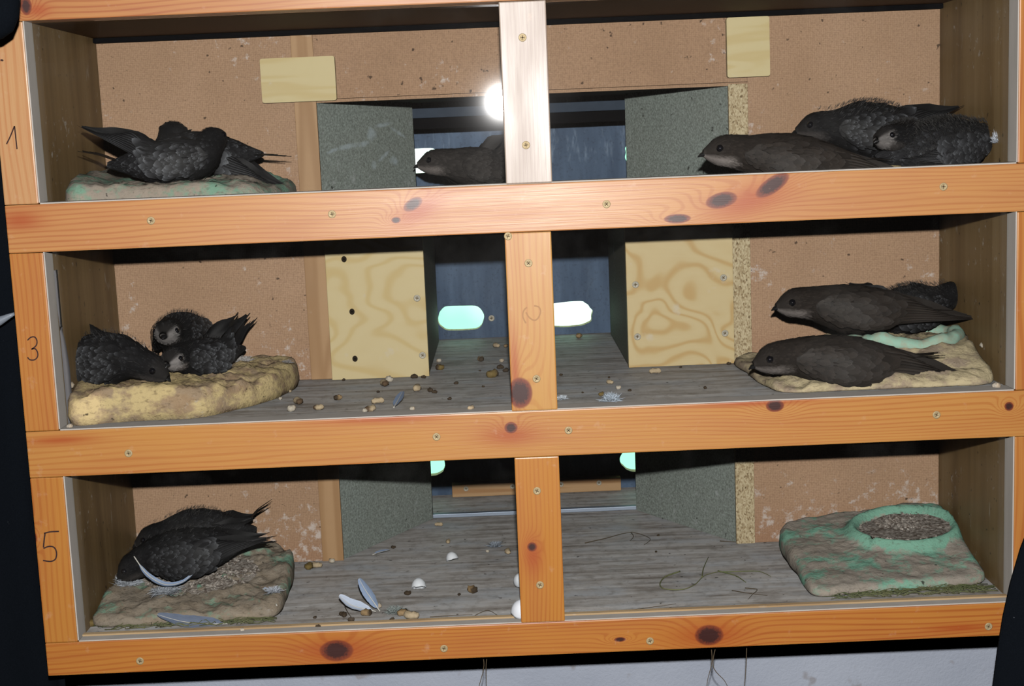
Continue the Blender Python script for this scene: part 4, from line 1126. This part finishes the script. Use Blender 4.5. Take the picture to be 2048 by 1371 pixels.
# loose feathers
def vane_mat(name, c1, c2):
    N = NT(name); n = N.noise(N.mapv(N.obj(), (60, 900, 60)), 1, 3, .6)
    return N.bsdf(N.mix(n, c1, c2), .7, .2)
M_vane = vane_mat('feather_vane', (.18, .25, .40), (.36, .45, .62)); M_vane_w = vane_mat('feather_pale', (.38, .46, .62), (.66, .72, .84)); M_vane_d = vane_mat('feather_dark', (.07, .09, .14), (.20, .24, .33))
M_quill = plain('quill', (.62, .60, .55), .5, .3)
def feather_obj(label, pts, width, mat_, curl=.3, nbarb=26, group='loose feathers', upn=(0, 0, 1), down_end=.25):
    """pts: world points along the shaft (quill first)"""
    sp = crom(pts, 8); n = len(sp)
    root = empty('feather', tuple(sp[0]), label, 'feather', group)
    bm = bmesh.new(); tube(bm, sp, lambda t: .0006*(1-.8*t)+.0001, 6); bm_obj('shaft', bm, M_quill, root)
    bm = bmesh.new(); up_ = np.array(upn, float)
    for sg in (-1, 1):
        prev = None
        for i in range(n):
            t = i/(n-1); w = width*(1 if sg > 0 else .75)*math.sin(PI*min(1, max(0, (t-.12)/.88))**.7)**.6 if t > .12 else 0
            tg = sp[min(i+1, n-1)]-sp[max(i-1, 0)]; tg = tg/(np.linalg.norm(tg)+1e-9)
            s = np.cross(tg, up_); s /= np.linalg.norm(s)+1e-9
            j = 1+.12*mnoise.noise(Vector((i*.9, sg*3, width*900)))
            row = [bm.verts.new(sp[i] + s*sg*w*j*q + tg*w*q*.5 + up_*curl*w*q*q) for q in (0, .4, .75, 1)]
            if prev and w > 0:
                for k in range(3): bm.faces.new((prev[k], prev[k+1], row[k+1], row[k]))
            prev = row
    bm_obj('vane', bm, mat_, root, True)
    return root
def Pz(u, v, z, h=0): p = atZ(u, v, z); return (p[0], p[1], p[2]+h)
def Py(u, v, Y): return tuple(atY(u, v, Y))
q0 = atZ(750, 1225, Z3); yf = q0[1]
feather_obj('pale blue feather curling up left beside the eggshell on the bottom shelf', [Py(752, 1222, yf-.002), Py(725, 1216, yf-.004), Py(700, 1208, yf-.004), Py(678, 1190, yf-.002)], .0065, M_vane_w, .4, upn=(.1, -.6, .8))
feather_obj('grey blue feather standing upright on the bottom shelf', [Py(760, 1222, yf), Py(745, 1200, yf+.004), Py(730, 1178, yf+.006), Py(718, 1156, yf+.008)], .0065, M_vane, .3, upn=(-.3, -.9, .2))
feather_obj('long slate grey feather lying in front of the bottom left pad', [Py(455, 1246, .034), Py(420, 1247, .034), Py(365, 1242, .033), Py(314, 1228, .032)], .0075, M_vane_d, .25, upn=(0, -.8, .6))
feather_obj('small blue feather lying on the middle shelf before the plywood', [Pz(788, 818, Z2, .002), Pz(797, 808, Z2, .005), Pz(806, 797, Z2, .008)], .005, M_vane, .3)
feather_obj('white feather curved around the front of the bowing chick', [Py(268, 1112, .095), Py(295, 1148, .085), Py(330, 1168, .080), Py(365, 1163, .082), Py(392, 1140, .092)], .0036, M_vane, .5, upn=(0, -.5, .8))
feather_obj('pale feather bent over the right front corner of the bottom left pad', [Pz(555, 1232, Z3, .012), Pz(540, 1212, Z3, .016), Pz(500, 1202, Z3, .018), Pz(455, 1190, Z3, .018)], .004, M_vane_w, .3)
feather_obj('grey feather lying against the left tunnel wall on the bottom shelf', [Pz(745, 1112, Z3, .002), Pz(762, 1108, Z3, .003), Pz(780, 1104, Z3, .003)], .005, M_vane, .3)

# downy tufts
def tuft(label, c, r, n, colr_, seed, flat=.6):
    R = random.Random(seed); V, F = [], []
    for k in range(n):
        th = R.uniform(0, 2*PI); ph = R.uniform(0, PI/2)
        d = np.array([math.cos(th)*math.cos(ph), math.sin(th)*math.cos(ph), math.sin(ph)*flat]); L = r*R.uniform(.5, 1.1)
        s = np.cross(d, [R.uniform(-1, 1), R.uniform(-1, 1), R.uniform(-1, 1)]); s /= np.linalg.norm(s)+1e-9
        b = np.array([R.uniform(-.3, .3)*r, R.uniform(-.3, .3)*r, .0003]); w = .0004; b0 = len(V)
        m = b+d*L*.6+s*R.uniform(-.15, .15)*r; e = b+d*L+np.array([0, 0, -.1*r*R.random()])
        for q in (b+s*w, b-s*w, m+s*w*.8, m-s*w*.8, e): V.append(tuple(np.array([q[0], q[1], max(q[2], .0002)])))
        F += [(b0, b0+1, b0+3, b0+2), (b0+2, b0+3, b0+4)]
    me = bpy.data.meshes.new('down_tuft'); me.from_pydata(V, [], F); me.update()
    o = link('down_tuft', me, plain('down_tuft', colr_, .8, .2)); o.location = c
    return tag(o, label, 'down', 'tufts of down')
tuft('pale blue tuft of down right of the post on the middle shelf', Pz(1222, 803, Z2), .013, 500, (.50, .58, .68), 1, .8)
tuft('small white tuft of down at the right edge of the middle post', Pz(1124, 798, Z2), .008, 250, (.62, .68, .75), 2)
tuft('grey tuft of down before the rail on the bottom shelf', Pz(990, 1092, Z3), .012, 300, (.30, .34, .40), 3)
tuft('grey green tuft of down beside the upright feathers on the bottom shelf', Pz(790, 1225, Z3), .014, 350, (.30, .34, .33), 4)
tuft('white tuft of down at the bill of the bowing chick', (-.453, .115, PADS['3L'](-.453, .115)), .017, 700, (.52, .56, .62), 5, .9)
tuft('white tuft of down on the right corner of the bottom left pad', (-.287, .075, PADS['3L'](-.287, .075)), .011, 350, (.50, .53, .60), 6)
tuft('white tuft of down on the back of the yellow pad behind the tails', (-.325, .20, PADS['2L'](-.325, .20)), .015, 400, (.50, .47, .45), 7)
tuft('grey tuft of down at the right end of the yellow pad', (-.278, .205, PADS['2L'](-.278, .205)), .008, 200, (.30, .28, .27), 8)
tuft('white tuft of down at the right end of the top shelf', (bx(2004, 262, .06), .06, atY(2004, 262, .06)[2]-.012), .012, 900, (.62, .66, .74), 19, 1.2)
tuft('fluffy white down strewn below the bowing chick', (-.405, .085, PADS['3L'](-.405, .085)), .020, 500, (.40, .43, .48), 20, .35)
tuft('pinkish grey tuft of down floating behind the fluffy chicks', (bx(1840, 280, .17), .17, PADS['1R'](.42, .17)), .032, 900, (.30, .235, .21), 9, 1.3)

# grass stalks
M_grass = NT('dry_grass'); gn = M_grass.noise(M_grass.pos(), 60, 2, .5)
M_grass = M_grass.bsdf(M_grass.mix(gn, (.10, .15, .06), (.26, .24, .12)), .7, .2)
M_straw = plain('dark_straw', (.10, .075, .045), .8, .2)
def stalk(label, lines, mat_, rad=.0006, z=Z3, hs=0.0012, name='grass_stalk', Y=None):
    bm = bmesh.new()
    for ln in lines:
        pts = crom([Pz(u, v, z, hs) if Y is None else Py(u, v, Y) for u, v in ln], 6)
        tube(bm, pts, lambda t: rad*(1-.6*t), 5)
    p = lines[0][0]; b = Pz(p[0], p[1], z) if Y is None else Py(p[0], p[1], Y)
    root = bm_obj(name, bm, mat_, None, base=b); root.location = b
    return tag(root, label, 'grass', 'loose grass stalks')
stalk('looped green grass blade on the bottom shelf', [[(1360, 1144), (1330, 1155), (1320, 1170), (1330, 1179), (1365, 1180), (1390, 1170), (1410, 1152), (1440, 1144)], [(1404, 1156), (1407, 1138), (1417, 1115)], [(1436, 1143), (1470, 1152), (1492, 1166)]], M_grass, .0009)
stalk('thin forked straw behind the looped blade near the right tunnel wall', [[(1170, 1087), (1210, 1078), (1262, 1066), (1300, 1078), (1288, 1091)], [(1262, 1066), (1267, 1074), (1260, 1083)]], M_straw, .0006)
stalk('short green blade right of the looped one on the bottom shelf', [[(1440, 1145), (1480, 1144), (1518, 1144), (1542, 1154)]], M_grass, .0007)
stalk('bent brown straw before the looped blade', [[(1464, 1182), (1500, 1188), (1535, 1192)], [(1490, 1177), (1514, 1180), (1505, 1190), (1496, 1200)]], M_straw, .0005)
stalk('long straw lying along the foot of the right back panel', [[(1440, 1083), (1475, 1085), (1520, 1083), (1562, 1082)]], M_straw, .0006)
stalk('straw lying along the front edge of the bottom shelf', [[(1256, 1222), (1300, 1216), (1352, 1209)]], M_straw, .0005)
stalk('thin straws left of the bottom post', [[(950, 1232), (975, 1222), (995, 1232), (1000, 1236)], [(860, 1235), (905, 1232), (945, 1230)]], M_straw, .0005)
stalk('dark straw below the curled feather on the bottom shelf', [[(690, 1215), (697, 1228), (706, 1240), (712, 1248)]], M_straw, .0005)
stalk('straw hanging below the bottom rail left of the centre', [[(962, 1296), (968, 1330), (958, 1372), (952, 1400)], [(976, 1296), (972, 1335), (974, 1380)]], M_straw, .0006, Y=.03)
stalk('twisted straws hanging below the bottom rail right of the centre', [[(1420, 1276), (1424, 1320), (1415, 1360), (1412, 1390)], [(1436, 1276), (1426, 1330), (1450, 1362), (1462, 1390)], [(1494, 1270), (1492, 1330), (1488, 1385)]], M_straw, .0006, Y=.03)
# grass heap under the empty pad and under the left pad: uncountable
def heap(label, x0, x1, y0, y1, z, n, seed, parent=None):
    R = random.Random(seed); bm = bmesh.new()
    for k in range(n):
        x, y = R.uniform(x0, x1), R.uniform(y0, y1); a = R.gauss(0, .35); L = R.uniform(.012, .04)
        pts = [(min(XR-.004, max(XL+.004, x+L*(t-.5)*math.cos(a)+.004*math.sin(t*5+k))), min(max(.0285, y+L*(t-.5)*math.sin(a)), .2), z+.0008+.004*R.random()*math.sin(PI*t)) for t in (0, .25, .5, .75, 1)]
        tube(bm, pts, .0004, 3)
    b = ((x0+x1)/2, (y0+y1)/2, z)
    o = bm_obj('grass_heap', bm, M_grass, None, base=b); o.location = b
    return tag(o, label, 'grass', None, 'stuff')
heap('thin green grass piled along the front of the empty nest pad', .30, .468, .030, .052, Z3+.0012, 130, 3)
heap('thin grass lying along the front of the bottom left nest pad', -.465, -.29, .029, .046, Z3+.0012, 90, 4)

print('objects', len(bpy.data.objects))
